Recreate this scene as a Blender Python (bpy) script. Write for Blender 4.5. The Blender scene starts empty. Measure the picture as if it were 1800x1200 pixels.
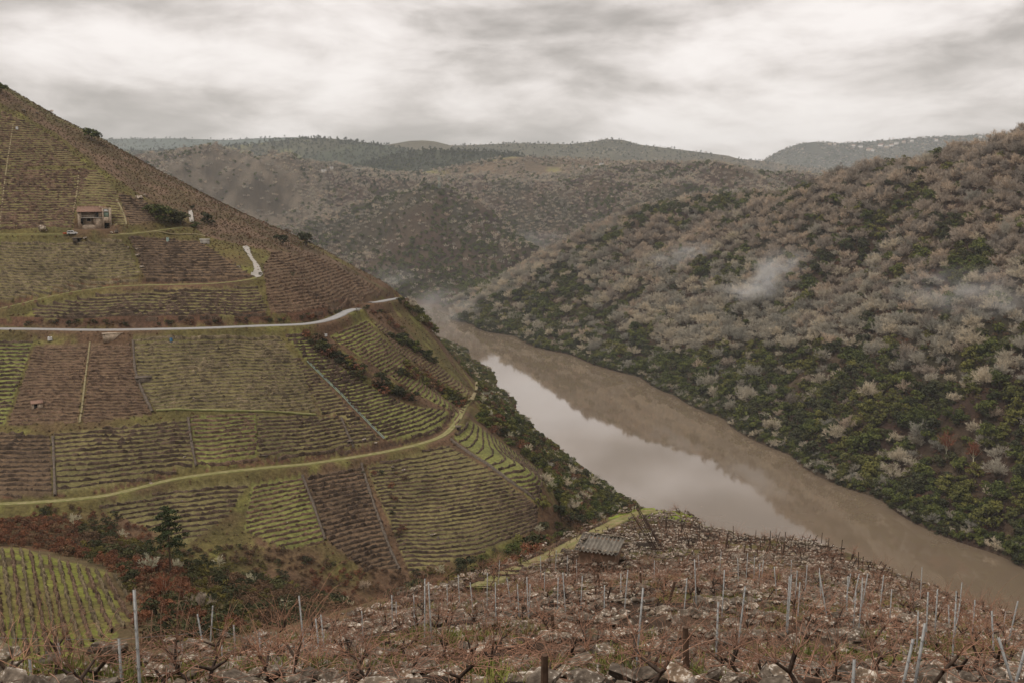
import bpy, bmesh, math, random
import numpy as np
from mathutils import Vector, Matrix

random.seed(5)
rng = np.random.default_rng(11)
SC = bpy.context.scene
COL = SC.collection

# ---------------------------------------------------------------- camera
F = 1700.0                       # focal length in photo pixels (1800 wide)
PITCH = math.atan(270.0 / F)     # the eye level lies at row 330 of 1200
CZ = 180.0                       # metres above the river
cam = bpy.data.cameras.new('camera')
cam.sensor_fit = 'HORIZONTAL'; cam.sensor_width = 36.0; cam.lens = 36.0 * F / 1800.0
cam.clip_start = 0.5; cam.clip_end = 40000.0
cam_o = bpy.data.objects.new('camera', cam); COL.objects.link(cam_o)
cam_o.location = (0, 0, CZ); cam_o.rotation_euler = (math.pi / 2 - PITCH, 0, 0)
SC.camera = cam_o

# ---------------------------------------------------------------- sky, sun, exposure
SUN_EL, SUN_AZ = math.radians(62), math.radians(245)
world = bpy.data.worlds.new('World'); SC.world = world; world.use_nodes = True
def build_world():
    nt = world.node_tree; N = nt.nodes; L = nt.links
    N.clear()
    out = N.new('ShaderNodeOutputWorld')
    sky = N.new('ShaderNodeTexSky'); sky.sky_type = 'NISHITA'; sky.sun_disc = False
    sky.sun_elevation = SUN_EL; sky.sun_rotation = SUN_AZ
    bg_sky = N.new('ShaderNodeBackground'); bg_sky.inputs['Strength'].default_value = 0.08
    L.new(sky.outputs[0], bg_sky.inputs['Color'])
    tc = N.new('ShaderNodeTexCoord')
    sep = N.new('ShaderNodeSeparateXYZ'); L.new(tc.outputs['Generated'], sep.inputs[0])
    def mth(op, a, b=None, c=None):
        n = N.new('ShaderNodeMath'); n.operation = op
        for k, v in enumerate((a, b, c)):
            if v is None: continue
            if isinstance(v, (int, float)): n.inputs[k].default_value = v
            else: L.new(v, n.inputs[k])
        return n.outputs[0]
    # cloud banks flatten towards the horizon
    el = mth('ARCSINE', sep.outputs['Z']); elw = mth('MULTIPLY', mth('ABSOLUTE', el), 2.9)
    comb = N.new('ShaderNodeCombineXYZ'); L.new(sep.outputs['X'], comb.inputs[0]); L.new(sep.outputs['Y'], comb.inputs[1]); L.new(elw, comb.inputs[2])
    def noise(scale, det, rough, dist, off, sx=1.0, sy=1.0):
        mp = N.new('ShaderNodeMapping'); mp.inputs['Location'].default_value = off
        mp.inputs['Scale'].default_value = (1, 1, sy)
        L.new(comb.outputs[0], mp.inputs[0])
        n = N.new('ShaderNodeTexNoise'); n.inputs['Scale'].default_value = scale
        n.inputs['Detail'].default_value = det; n.inputs['Roughness'].default_value = rough
        n.inputs['Distortion'].default_value = dist
        L.new(mp.outputs[0], n.inputs['Vector']); return n.outputs[0]
    n1 = noise(SKY['s1'], 9, SKY['r1'], SKY['d1'], SKY['o1'], 1.0, SKY['y1'])
    n2 = noise(SKY['s2'], 8, 0.6, 0.4, SKY['o2'], 1.0, 1.0)
    n3 = noise(1.1, 3, 0.5, 0.0, SKY['o3'], 1.0, 1.0)
    mix = mth('ADD', mth('ADD', mth('MULTIPLY', n1, 0.63), mth('MULTIPLY', n2, 0.20)), mth('MULTIPLY', n3, 0.17))
    cr = N.new('ShaderNodeValToRGB'); cr.color_ramp.interpolation = 'B_SPLINE'
    e = cr.color_ramp.elements
    e[0].position = 0.405; e[0].color = (0.82, 0.77, 0.735, 1)
    e[1].position = 0.585; e[1].color = (0.30, 0.27, 0.243, 1)
    m = e.new(0.465); m.color = (0.69, 0.635, 0.60, 1)
    m = e.new(0.52); m.color = (0.50, 0.455, 0.42, 1)
    L.new(mix, cr.inputs[0])
    bg_c = N.new('ShaderNodeBackground'); bg_c.inputs['Strength'].default_value = SKY['str']
    L.new(cr.outputs[0], bg_c.inputs['Color'])
    ms = N.new('ShaderNodeMixShader'); ms.inputs[0].default_value = 0.93
    L.new(bg_sky.outputs[0], ms.inputs[1]); L.new(bg_c.outputs[0], ms.inputs[2])
    L.new(ms.outputs[0], out.inputs['Surface'])
SKY = dict(s1=3.9, y1=1.0, r1=0.51, d1=0.3, o1=(7.3, 2.2, 1.1), s2=11.0, o2=(0.4, 5.2, 0), o3=(1.2, 0.3, 0), str=1.14)
build_world()

sun = bpy.data.lights.new('sun', 'SUN'); sun.energy = 1.5; sun.angle = math.radians(11)
sun.color = (1.0, 0.95, 0.88)
sun_o = bpy.data.objects.new('sun', sun); COL.objects.link(sun_o)
# rays come from azimuth SUN_AZ (behind the camera, to the right) and from above
sd = Vector((math.sin(SUN_AZ) * math.cos(SUN_EL), math.cos(SUN_AZ) * math.cos(SUN_EL), math.sin(SUN_EL)))
sun_o.rotation_euler = sd.to_track_quat('Z', 'Y').to_euler()
SC.view_settings.view_transform = 'Standard'; SC.view_settings.look = 'None'
SC.view_settings.exposure = 0.30; SC.view_settings.gamma = 1.0
SC.view_settings.use_curve_mapping = False
cy = SC.cycles
cy.max_bounces = 5; cy.diffuse_bounces = 2; cy.glossy_bounces = 2; cy.transmission_bounces = 2
cy.transparent_max_bounces = 6; cy.volume_bounces = 1
cy.caustics_reflective = False; cy.caustics_refractive = False
cy.sample_clamp_indirect = 4.0
cy.use_denoising = True
cy.adaptive_threshold = 0.004

# ---------------------------------------------------------------- numeric helpers
CP, SP = math.cos(PITCH), math.sin(PITCH)
def ray(px, py):
    xc = (np.asarray(px, float) - 900) / F; yc = (600 - np.asarray(py, float)) / F
    Y = CP + yc * SP
    return xc / Y, (-SP + yc * CP) / Y            # X and Z per metre of Y
def P(px, py, d):
    x, z = ray(px, py)
    return (float(x) * d, d, CZ + float(z) * d)
def project(X, Y, Z):
    X = np.asarray(X, float); Y = np.asarray(Y, float); Z = np.asarray(Z, float) - CZ
    fwd = Y * CP - Z * SP; up = Y * SP + Z * CP
    fwd = np.maximum(fwd, 0.01)
    return 900 + F * X / fwd, 600 - F * up / fwd

def hash2(i, j, s=0):
    i = i.astype(np.int64); j = j.astype(np.int64)
    n = (i * 374761393 + j * 668265263 + s * 1442695040888963) & 0xFFFFFFFF
    n = ((n ^ (n >> 13)) * 1274126177) & 0xFFFFFFFF
    n = (n ^ (n >> 16)) & 0xFFFFFFFF
    return n / 4294967296.0
def vnoise(x, y, s=0):
    x = np.asarray(x, float); y = np.asarray(y, float)
    i = np.floor(x); j = np.floor(y); fx = x - i; fy = y - j
    fx = fx * fx * (3 - 2 * fx); fy = fy * fy * (3 - 2 * fy)
    a = hash2(i, j, s); b = hash2(i + 1, j, s); c = hash2(i, j + 1, s); d = hash2(i + 1, j + 1, s)
    return (a + (b - a) * fx) * (1 - fy) + (c + (d - c) * fx) * fy
def fbm(x, y, scale, octs=4, s=0, gain=0.5):
    v = 0; a = 1; t = 0
    x = np.asarray(x, float) / scale; y = np.asarray(y, float) / scale
    for k in range(octs):
        v = v + a * (vnoise(x, y, s + k) - 0.5); t += a; a *= gain; x = x * 2.03 + 17.1; y = y * 2.03 + 5.7
    return v / t * 2                                # about -1 .. 1
def sstep(a, b, x):
    t = np.clip((np.asarray(x, float) - a) / (b - a), 0, 1); return t * t * (3 - 2 * t)
def in_poly(x, y, poly):
    x = np.asarray(x, float); y = np.asarray(y, float)
    r = np.zeros(x.shape, bool); n = len(poly); j = n - 1
    for i in range(n):
        xi, yi = poly[i]; xj, yj = poly[j]
        c = ((yi > y) != (yj > y)) & (x < (xj - xi) * (y - yi) / ((yj - yi) if yj != yi else 1e-9) + xi)
        r ^= c; j = i
    return r
def dist_poly(x, y, pts):
    x = np.asarray(x, float); y = np.asarray(y, float); best = np.full(x.shape, 1e9)
    for (ax, ay), (bx, by) in zip(pts[:-1], pts[1:]):
        dx, dy = bx - ax, by - ay; L2 = dx * dx + dy * dy + 1e-12
        t = np.clip(((x - ax) * dx + (y - ay) * dy) / L2, 0, 1)
        best = np.minimum(best, np.hypot(x - ax - t * dx, y - ay - t * dy))
    return best

# ---------------------------------------------------------------- the shape of the land
CTRL = []
def cp(px, py, d): CTRL.append(P(px, py, d))
def cw(x, y, z): CTRL.append((x, y, z + CZ))       # z relative to the camera
# foreground spur
for a in [(900,1200,13.5),(300,1200,15),(-100,1200,15),(1500,1200,14.5),(1900,1200,16),(1150,1172,20),(600,1160,22),(1450,1150,23),(1750,1155,24),
          (1270,1060,34),(930,1090,32),(1600,1075,42),(1050,990,74),(900,1002,74),(800,1058,54),(1100,908,108),(1180,905,115),
          (700,1050,56),(600,1092,43),(450,1135,30),(1300,960,88),(1310,944,100),(1440,956,95),(1600,1022,74),(1800,1097,54),(2000,1160,45),(1215,913,112),(1000,955,92),(1000,1035,48),(1350,1010,58)]: cp(*a)
cw(0,2,-3.2); cw(-12,4,-4); cw(14,4,-4); cw(0,-40,10); cw(-60,-40,0); cw(60,-40,0); cw(0,-140,60); cw(-160,-120,40); cw(160,-120,20); cw(0,-400,140); cw(-500,-300,140); cw(500,-300,60)
# right flank of the spur falling to the near bank
for a in [(30,122,-51),(40,116,-53),(34,135,-60),(45,170,-75),(78,150,-78),(62,110,-52),(50,75,-42),(62,52,-40),(110,110,-105),(70,240,-110),(80,320,-138)]: cw(*a)
for a in [(64,541),(88,465),(112,400),(146,320),(180,240),(225,140),(275,40),(330,-80)]:
    cw(a[0],a[1],-181); cw(a[0]+40,a[1]+16,-190)
# left flank of the spur down to the gully
for a in [(20,972,150),(250,1012,140),(-150,975,150),(60,1140,92),(250,1110,100),(400,1085,120),(500,1040,170),(150,925,225),(-150,930,220)]: cp(*a)
for a in [(-10,95,-46),(-6,130,-62),(0,170,-84),(10,225,-110),(-15,60,-30),(-22,48,-25)]: cw(*a)
for a in [(-142,268,-105),(-90,258,-114),(-40,292,-131),(0,286,-135),(30,340,-152),(62,410,-168),(86,470,-178),(-190,258,-97),(-260,240,-80)]: cw(*a)
# left hill: grass track, road, house track, upper track, crest
for a in [(60,882,292),(190,870,300),(300,842,313),(420,826,320),(540,815,330),(640,800,343),(740,780,358),(790,760,375),(815,725,405),(832,700,436),(-150,885,292)]: cp(*a)
for a in [(-150,578,365),(0,578,370),(180,580,370),(300,578,371),(450,573,378),(540,570,386),(590,557,404),(628,544,430),(680,528,480),(705,522,510)]: cp(*a)
for a in [(0,412,412),(120,413,412),(210,412,414),(320,398,432),(-150,412,410)]: cp(*a)
for a in [(450,488,402),(230,502,392),(90,520,388),(0,543,382)]: cp(*a)
for a in [(-200,60,500),(0,158,497),(100,207,507),(180,244,512),(300,311,518),(400,366,520),(500,416,524),(560,442,528),(640,492,532),(690,516,535)]: cp(*a)
for a in [(-420,420,30),(-320,600,38),(-190,620,-42),(-130,640,-78),(-100,620,-90),(-75,590,-100),(-260,720,-20),(-500,700,50),(-180,800,-100)]: cw(*a)
for a in [(700,1000,305),(600,985,300),(780,990,308),(850,968,316),(940,930,336),(950,850,352),(890,800,368),(780,700,425),(700,620,420),(640,580,412)]: cp(*a)
# bank of the left hill on the river
for a in [(66,535),(38,600),(16,680),(2,760),(-14,850),(-40,980),(-80,1120),(-130,1260),(-220,1400),(-380,1480),(-600,1520)]:
    cw(a[0],a[1],-181); cw(a[0]+38,a[1]+14,-190)
for a in [(-6,560,-128),(-28,640,-128),(-45,720,-132),(-60,820,-136),(-90,960,-140),(-150,1100,-140),(-10,500,-118),(20,520,-142)]: cw(*a)
# far bank: the wooded hill on the right
SHORE = [(470,-80),(400,80),(345,220),(290,345),(242,457),(215,545),(190,640),(167,747),(144,830),(124,914),(66,1040),(4,1172),(-52,1275)]
for a in SHORE:
    cw(a[0],a[1],-180); cw(a[0]-36,a[1]-14,-190); cw(a[0]+16,a[1]+6,-168)
for a in [(-80,1400),(-120,1500),(-170,1568),(-260,1610),(-420,1640),(-640,1660)]:
    cw(a[0],a[1],-180); cw(a[0]-4,a[1]+22,-166)
for a in [(-45,1425,-190),(-150,1440,-190),(-110,1480,-190)]: cw(*a)
CTRL = [c for c in CTRL if not (abs(c[0]+45)<1 and abs(c[1]-1425)<1)]
for a in [(1800,266,800),(1900,232,780),(2100,160,760),(1700,287,848),(1650,299,875),(1520,320,955),(1400,337,1050),(1300,346,1270),(1200,356,1290),(1130,370,1300),(1040,396,1330),(960,443,1330),(885,502,1325)]: cp(*a)
for a in [(760,840,125),(1000,700,190),(620,1000,35),(520,1150,-15),(600,500,60),(500,250,-60),(800,300,90)]: cw(*a)
for a in [(1700,500,690),(1500,500,830),(1300,500,985),(1100,500,1135),(1700,700,560),(1450,650,720)]: cp(*a)
# hills behind: brown hill D, cone E, rocky hill F
for a in [(1430,326,2050),(1380,308,2100),(1250,284,2250),(1100,291,2350),(1040,310,2300),(1150,330,2000),(1000,392,2100),(1060,350,2150),(930,428,1690),(900,485,1570),(1300,322,1950)]: cp(*a)
for a in [(770,332,1950),(860,370,1850),(700,342,2000),(620,354,2050),(740,430,1760),(650,450,1740),(700,512,1585),(830,515,1480),(800,470,1650),(560,480,1720),(815,348,1900)]: cp(*a)
for a in [(23,1950,-145),(-49,2100,-95),(106,1800,-155),(194,1650,-125),(340,1650,-75),(60,1620,-160),(520,1600,-60),(-300,2120,-70),(-480,1950,-130)]: cw(*a)
for a in [(360,264,2350),(300,282,2300),(450,272,2350),(520,292,2300),(330,360,2150),(450,400,2080),(560,330,2250),(250,300,2300),(700,322,2350),(800,328,2350),(900,320,2350),(1000,310,2350)]: cp(*a)
for a in [(-700,1900,-60),(-900,2300,60),(900,1900,-10),(1300,1400,90),(1300,2200,40),(600,2400,10),(0,2500,15),(-600,2600,50)]: cw(*a)
CT = np.array(CTRL)
def rbf_fit(pts, c, lam):
    xy = pts[:, :2]; n = len(pts)
    r2 = ((xy[:, None, :] - xy[None, :, :]) ** 2).sum(-1)
    A = np.zeros((n + 3, n + 3)); A[:n, :n] = -np.sqrt(r2 + c * c) - lam * np.diag(1 + np.hypot(xy[:, 0], xy[:, 1]) / 40.0) * -1
    Q = np.c_[np.ones(n), xy / 500.0]; A[:n, n:] = Q; A[n:, :n] = Q.T
    b = np.r_[pts[:, 2], 0, 0, 0]
    return np.linalg.solve(A, b)
RC = 6.0
WR = rbf_fit(CT, RC, 0.02)
def h_smooth(X, Y):
    X = np.asarray(X, float); Y = np.asarray(Y, float); sh = X.shape; x = X.ravel(); y = Y.ravel()
    out = np.empty(x.shape); n = len(CT)
    for i in range(0, len(x), 20000):
        xs = x[i:i + 20000]; ys = y[i:i + 20000]
        r = np.sqrt((xs[:, None] - CT[None, :, 0]) ** 2 + (ys[:, None] - CT[None, :, 1]) ** 2 + RC * RC)
        out[i:i + 20000] = -r @ WR[:n] + WR[n] + WR[n + 1] * xs / 500 + WR[n + 2] * ys / 500
    return out.reshape(sh)

# terrain sheet: columns by bearing, rows by distance, finer close by
NU = 860
UG = np.linspace(-0.80, 0.80, NU)
DG = np.concatenate([np.exp(np.linspace(math.log(4.5), math.log(270.0), 360)), np.arange(271.2, 540, 1.25), np.exp(np.linspace(math.log(542.0), math.log(2750.0), 190))])
ND = len(DG); JG = np.arange(ND, dtype=float)
GU, GD = np.meshgrid(UG, DG)                      # rows = distance
GX = GU * GD; GY = GD
HS = h_smooth(GX, GY)

GULLY = [(-900,160),(-400,225),(-190,258),(-142,268),(-90,258),(-40,290),(0,286),(30,340),(62,410),(86,470),(110,520),(140,545)]
RIVER = [(415,-80),(310,130),(265,250),(215,345),(170,440),(140,545),(110,650),(85,760),(60,850),(20,1000),(-40,1150),(-90,1300),(-150,1430),(-300,1530),(-600,1590),(-2500,1700)]
ZPOLY_FG = GULLY + [(170,440),(215,345),(265,250),(310,130),(415,-80),(415,-900),(-3000,-900)]
ZPOLY_LEFT = [(-3000,100)] + GULLY + RIVER[5:]
def zone_of(X, Y):
    z = np.full(np.shape(X), 2)                   # 2 = wooded bank and beyond
    z[in_poly(X, Y, ZPOLY_LEFT)] = 1              # 1 = vineyard hill
    z[in_poly(X, Y, ZPOLY_FG)] = 0                # 0 = foreground spur
    return z
GZONE = zone_of(GX, GY)
# plan outline of the stony vineyard on the spur
FG_EDGE = [(-300,1215,14),(0,1188,18),(300,1160,24),(450,1133,30),(600,1088,43),(700,1048,56),(800,1020,66),(900,985,80),(1000,938,96),(1100,902,112),(1200,906,115),(1300,938,103),(1440,955,95),(1600,1022,74),(1800,1097,54),(2050,1190,42)]

def lookup(grid, X, Y):
    X = np.asarray(X, float); Y = np.asarray(Y, float)
    d = np.clip(Y, DG[0], DG[-1] * 0.9999)
    fj = np.interp(d, DG, JG)
    fi = np.clip((X / d - UG[0]) / (UG[-1] - UG[0]), 0, 0.999999) * (NU - 1)
    j = fj.astype(int); i = fi.astype(int); a = fj - j; b = fi - i
    j1 = np.minimum(j + 1, ND - 1); i1 = np.minimum(i + 1, NU - 1)
    return (grid[j, i] * (1 - a) * (1 - b) + grid[j1, i] * a * (1 - b) + grid[j, i1] * (1 - a) * b + grid[j1, i1] * a * b)
def cast(grid, px, py, near=6.0):
    """first point where the view line through a photo pixel meets the land"""
    px = np.atleast_1d(np.asarray(px, float)); py = np.atleast_1d(np.asarray(py, float))
    u, zz = ray(px, py)
    fi = np.clip((u - UG[0]) / (UG[-1] - UG[0]), 0, 0.999999) * (NU - 1); i = fi.astype(int); b = fi - i
    prof = grid[:, i] * (1 - b) + grid[:, i + 1] * b           # ND x n
    zr_ = CZ + zz[None, :] * DG[:, None]
    under = (zr_ < prof) & (DG[:, None] > near)
    has = under.any(0)
    k = np.maximum(under.argmax(0), 1); n = np.arange(len(px))
    a0 = zr_[k - 1, n] - prof[k - 1, n]; a1 = zr_[k, n] - prof[k, n]
    t = np.clip(a0 / (a0 - a1 + 1e-9), 0, 1)
    d = DG[k - 1] * (1 - t) + DG[k] * t
    d = np.where(has, d, 2600.0)
    return np.c_[u * d, d, CZ + zz * d]

fg_plan = []
for (a, b, c) in FG_EDGE:
    q = P(a, b, c); fg_plan.append((q[0], q[1]))
FG_POLY = [(-40, -3)] + fg_plan + [(40, -3)]
def fg_mask(X, Y, soft=2.5):
    ins = in_poly(X, Y, FG_POLY); dd = dist_poly(X, Y, FG_POLY)
    return np.where(ins, np.clip(dd / soft, 0, 1), 0.0)
STEP = 1.25                                        # rise of one terrace
TOFF = 0.35
def terr_warp(X, Y):
    return 0.55 * fbm(X, Y, 9.0, 3, 40)
def terrace(hs, X, Y):
    q = (hs + terr_warp(X, Y)) / STEP + TOFF; k = np.floor(q); f = q - k
    g = np.clip((f - 0.62) / 0.38, 0, 1) ** 1.2 * 0.86 + f * 0.14
    return (k + g - TOFF) * STEP - terr_warp(X, Y) * 0.85
def h_detail(hs, X, Y, zone):
    z = hs.copy()
    m = fg_mask(X, Y)
    z = np.where(m > 0, z * (1 - m) + terrace(hs, X, Y) * m, z)
    z = z + np.where(zone == 0, 0.12 * fbm(X, Y, 2.2, 3, 3) * np.clip(m + 0.3, 0, 1) + (1 - m) * 0.5 * fbm(X, Y, 9, 3, 4) * sstep(12, 40, np.hypot(X, Y)), 0)
    z = z + np.where(zone == 1, 1.3 * fbm(X, Y, 34, 4, 7) + 0.35 * fbm(X, Y, 7, 3, 8), 0)
    w = np.clip((hs - 1) / 25, 0, 1)
    amp = 8 + 26 * sstep(1380, 1900, Y)
    sc = np.where(Y > 1350, 150.0, 62.0)
    sx_ = -.34 * X + .94 * Y; tx_ = .94 * X + .34 * Y       # along and across the river
    rib = 1 - np.abs(fbm(sx_ / 70.0 + 0.35 * fbm(X, Y, 120, 2, 27), tx_ / 330.0, 1.0, 3, 26)) * 2.4
    rid = (1 - np.abs(fbm(X * 0.9 + Y * 0.45, Y * 0.5 - X * 0.3, np.where(Y > 1430, 130.0, 62.0), 4, 21)) * 2.2)
    z = z + np.where(zone == 2, w * (amp * 0.55 * (rid - 0.72) + amp * 0.5 * fbm(X, Y, 150, 4, 23)), 0)
    z = z + np.where(zone == 2, w * (1 - sstep(1300, 1450, Y)) * 12.0 * (rib - 0.72), 0)
    crag = sstep(2000, 2120, Y) * sstep(-.36, -.33, X / Y) * (1 - sstep(-.23, -.19, X / Y))
    z = z + crag * (np.abs(fbm(X, Y, 60, 4, 24)) * 34 - 10)
    return z
HD = h_detail(HS, GX, GY, GZONE)
# tracks are cut into the hill as level benches
def smooth_line(pts, step=2.0):
    p = np.asarray(pts, float); q = [p[0]]
    for i in range(len(p) - 1):
        a = p[max(i - 1, 0)]; b = p[i]; c = p[i + 1]; d = p[min(i + 2, len(p) - 1)]
        n = max(2, int(np.linalg.norm(c[:2] - b[:2]) / step))
        for t in np.linspace(0, 1, n + 1)[1:]:
            q.append(0.5 * ((2 * b) + (-a + c) * t + (2 * a - 5 * b + 4 * c - d) * t * t + (-a + 3 * b - 3 * c + d) * t ** 3))
    q = np.array(q)
    if len(q) > 9:
        k = np.ones(9) / 9; q[4:-4, 2] = np.convolve(q[:, 2], k, 'valid')
    return q
BENCH = {}
def bench(name, img, half, near=150.0, blend=2.6, grid=None):
    a = np.array(img, float)
    if a.shape[1] == 3:                            # photo pixel and distance
        u, _ = ray(a[:, 0], a[:, 1]); g = np.c_[u * a[:, 2], a[:, 2], lookup(HS, u * a[:, 2], a[:, 2])]
    else: g = cast(HD if grid is None else grid, a[:, 0], a[:, 1], near)
    ln = smooth_line(g); BENCH[name] = (ln, half)
    x0, x1, y0, y1 = ln[:, 0].min() - 9, ln[:, 0].max() + 9, ln[:, 1].min() - 9, ln[:, 1].max() + 9
    m = (GX > x0) & (GX < x1) & (GY > y0) & (GY < y1)
    x = GX[m]; y = GY[m]; best = np.full(x.shape, 1e9); zz = np.zeros(x.shape)
    for i in range(len(ln)):
        dd = np.hypot(x - ln[i, 0], y - ln[i, 1]); k = dd < best; best = np.where(k, dd, best); zz = np.where(k, ln[i, 2], zz)
    w = 1 - sstep(half + 0.4, half + 0.4 + blend, best)
    HD[m] = HD[m] * (1 - w) + (zz - 0.05) * w
    return ln
ROAD_IMG = [(-160,578),(0,578),(90,579),(180,580),(300,578),(380,576),(450,573),(510,571),(545,569),(575,563),(595,556),(606,549),(618,545),(628,543)]
bench('road', ROAD_IMG, 2.7)
bench('road_beyond', [(646,534,452),(660,531,462),(680,527,480),(696,524,497),(707,521,512)], 2.4)
bench('track', [(-20,886),(60,882),(130,877),(190,870),(250,856),(300,843),(360,833),(420,826),(480,820),(540,815),(590,808),(640,800),(690,791),(740,779),(775,767),(797,749),(808,731),(817,714),(826,704)], 1.9)
bench('track_house', [(-160,412),(0,412),(120,412),(210,413),(260,408),(320,399)], 1.8)
bench('track_upper', [(-10,545),(45,532),(100,518),(170,507),(230,502),(330,500),(400,497),(445,490),(455,486)], 1.5)
bench('spur_path', [(1190,908,113),(1150,904,112),(1105,906,108),(1070,917,102),(1035,931,96),(1000,947,90),(950,973,82),(905,998,74),(870,1019,66),(840,1037,60)], 1.3, 40., 1.2)
def pad(px, py, rad, near=150.0, grid=None):
    g = cast(HD if grid is None else grid, px, py, near)[0]; dd = np.hypot(GX - g[0], GY - g[1]); w = 1 - sstep(rad, rad + 3.0, dd)
    HD[:] = HD * (1 - w) + g[2] * w
    return g
HOUSE_P = pad(163, 403, 6.5); HUT_FG = pad(1049, 996, 2.4, 20.0, HS)
def gz(X, Y): return lookup(HD, X, Y)
def hs_at(X, Y): return lookup(HS, X, Y)
def gp(px, py, near=6.0): return cast(HD, px, py, near)

# ---------------------------------------------------------------- materials
def lin(c):
    c = c / 255.0
    return c / 12.92 if c <= 0.04045 else ((c + 0.055) / 1.055) ** 2.4
def srgb(r, g, b, k=1.0): return (lin(r) * k, lin(g) * k, lin(b) * k)
class NT:
    def __init__(s, name):
        s.m = bpy.data.materials.new(name); s.m.use_nodes = True; s.t = s.m.node_tree; s.N = s.t.nodes; s.L = s.t.links
        s.b = s.N['Principled BSDF']; s.b.inputs['Roughness'].default_value = 0.9
        s.b.inputs['Specular IOR Level'].default_value = 0.15
        s._p = None
    def pos(s):
        if s._p is None: s._p = s.N.new('ShaderNodeNewGeometry').outputs['Position']
        return s._p
    def obj(s): return s.N.new('ShaderNodeTexCoord').outputs['Object']
    def noise(s, scale, det=3, rough=0.55, vec=None, vscale=None):
        n = s.N.new('ShaderNodeTexNoise'); n.inputs['Scale'].default_value = scale
        n.inputs['Detail'].default_value = det; n.inputs['Roughness'].default_value = rough
        v = vec or s.pos()
        if vscale:
            mp = s.N.new('ShaderNodeMapping'); mp.inputs['Scale'].default_value = vscale; s.L.new(v, mp.inputs[0]); v = mp.outputs[0]
        s.L.new(v, n.inputs['Vector']); return n.outputs[0]
    def ramp(s, fac, stops, interp='LINEAR'):
        r = s.N.new('ShaderNodeValToRGB'); r.color_ramp.interpolation = interp
        e = r.color_ramp.elements
        while len(e) < len(stops): e.new(0.5)
        for k, (p, c) in enumerate(stops):
            e[k].position = p; e[k].color = (*c, 1) if len(c) == 3 else c
        s.L.new(fac, r.inputs[0]); return r.outputs[0]
    def mix(s, fac, a, b, mode='MIX'):
        m = s.N.new('ShaderNodeMix'); m.data_type = 'RGBA'; m.blend_type = mode
        for sock, v in ((m.inputs[0], fac), (m.inputs[6], a), (m.inputs[7], b)):
            if isinstance(v, (int, float)): sock.default_value = v
            elif isinstance(v, tuple): sock.default_value = (*v, 1) if len(v) == 3 else v
            else: s.L.new(v, sock)
        return m.outputs[2]
    def attr(s, name):
        a = s.N.new('ShaderNodeAttribute'); a.attribute_name = name; return a.outputs['Color']
    def val(s, name):
        a = s.N.new('ShaderNodeAttribute'); a.attribute_name = name; return a.outputs['Fac']
    def rand(s): return s.N.new('ShaderNodeObjectInfo').outputs['Random']
    def math(s, op, a, b=None):
        n = s.N.new('ShaderNodeMath'); n.operation = op
        for k, v in enumerate((a, b)):
            if v is None: continue
            if isinstance(v, (int, float)): n.inputs[k].default_value = v
            else: s.L.new(v, n.inputs[k])
        return n.outputs[0]
    def bump(s, h, strength, dist):
        b = s.N.new('ShaderNodeBump'); b.inputs['Strength'].default_value = strength; b.inputs['Distance'].default_value = dist
        s.L.new(h, b.inputs['Height']); s.L.new(b.outputs[0], s.b.inputs['Normal'])
    def color(s, c):
        if isinstance(c, tuple): s.b.inputs['Base Color'].default_value = (*c, 1)
        else: s.L.new(c, s.b.inputs['Base Color'])
        return s
def simple(name, c, rough=0.85, var=0.25, scale=3.0, metal=0.0):
    t = NT(name); n = t.noise(scale, 4)
    f = t.ramp(n, [(0.3, (1 - var,) * 3), (0.7, (1 + var,) * 3)])
    t.color(t.mix(1.0, c, f, 'MULTIPLY')); t.b.inputs['Roughness'].default_value = rough; t.b.inputs['Metallic'].default_value = metal
    return t.m

# terrain colour comes from a vertex attribute (what grows or lies there, with some shade worked in), broken up by noise
def terrain_mat(name, s1, s2, s3, bump, bdist):
    t = NT(name); c = t.attr('Col')
    n1 = t.ramp(t.noise(s1, 6, 0.65), [(0.3, (0.55, 0.52, 0.5)), (0.7, (1.45, 1.45, 1.42))])
    n2 = t.ramp(t.noise(s2, 4, 0.6), [(0.3, (0.72, 0.74, 0.72)), (0.7, (1.28, 1.25, 1.2))])
    c = t.mix(1.0, c, n1, 'MULTIPLY'); c = t.mix(1.0, c, n2, 'MULTIPLY')
    t.color(c); t.bump(t.noise(s3, 5, 0.7), bump, bdist)
    return t.m
M_FG = terrain_mat('stony_soil', 2.2, 0.3, 6.0, 0.6, 0.12)
M_LEFT = terrain_mat('terraced_soil', 0.9, 0.07, 1.2, 0.7, 0.4)
M_RIGHT = terrain_mat('bracken_floor', 0.35, 0.03, 0.5, 0.8, 1.2)
M_FAR = terrain_mat('far_heath', 0.06, 0.006, 0.08, 0.8, 6.0)

# ---------------------------------------------------------------- object helpers
def mesh_from(name, V, Fc, mat=None, smooth=False, cols=None, mats=None, midx=None):
    me = bpy.data.meshes.new(name)
    V = np.asarray(V, np.float32); Fc = np.asarray(Fc, np.int32)
    n, k = Fc.shape
    me.vertices.add(len(V)); me.vertices.foreach_set('co', V.ravel())
    me.loops.add(n * k); me.loops.foreach_set('vertex_index', Fc.ravel())
    me.polygons.add(n); me.polygons.foreach_set('loop_start', np.arange(0, n * k, k, dtype=np.int32))
    me.polygons.foreach_set('loop_total', np.full(n, k, np.int32))
    if midx is not None: me.polygons.foreach_set('material_index', np.asarray(midx, np.int32))
    if smooth: me.polygons.foreach_set('use_smooth', np.ones(n, bool))
    me.update(calc_edges=True)
    if cols is not None:
        a = me.color_attributes.new('Col', 'FLOAT_COLOR', 'POINT')
        c4 = np.ones((len(V), 4), np.float32); c4[:, :3] = cols; a.data.foreach_set('color', c4.ravel())
    for m in (mats or ([mat] if mat else [])): me.materials.append(m)
    return me
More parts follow.
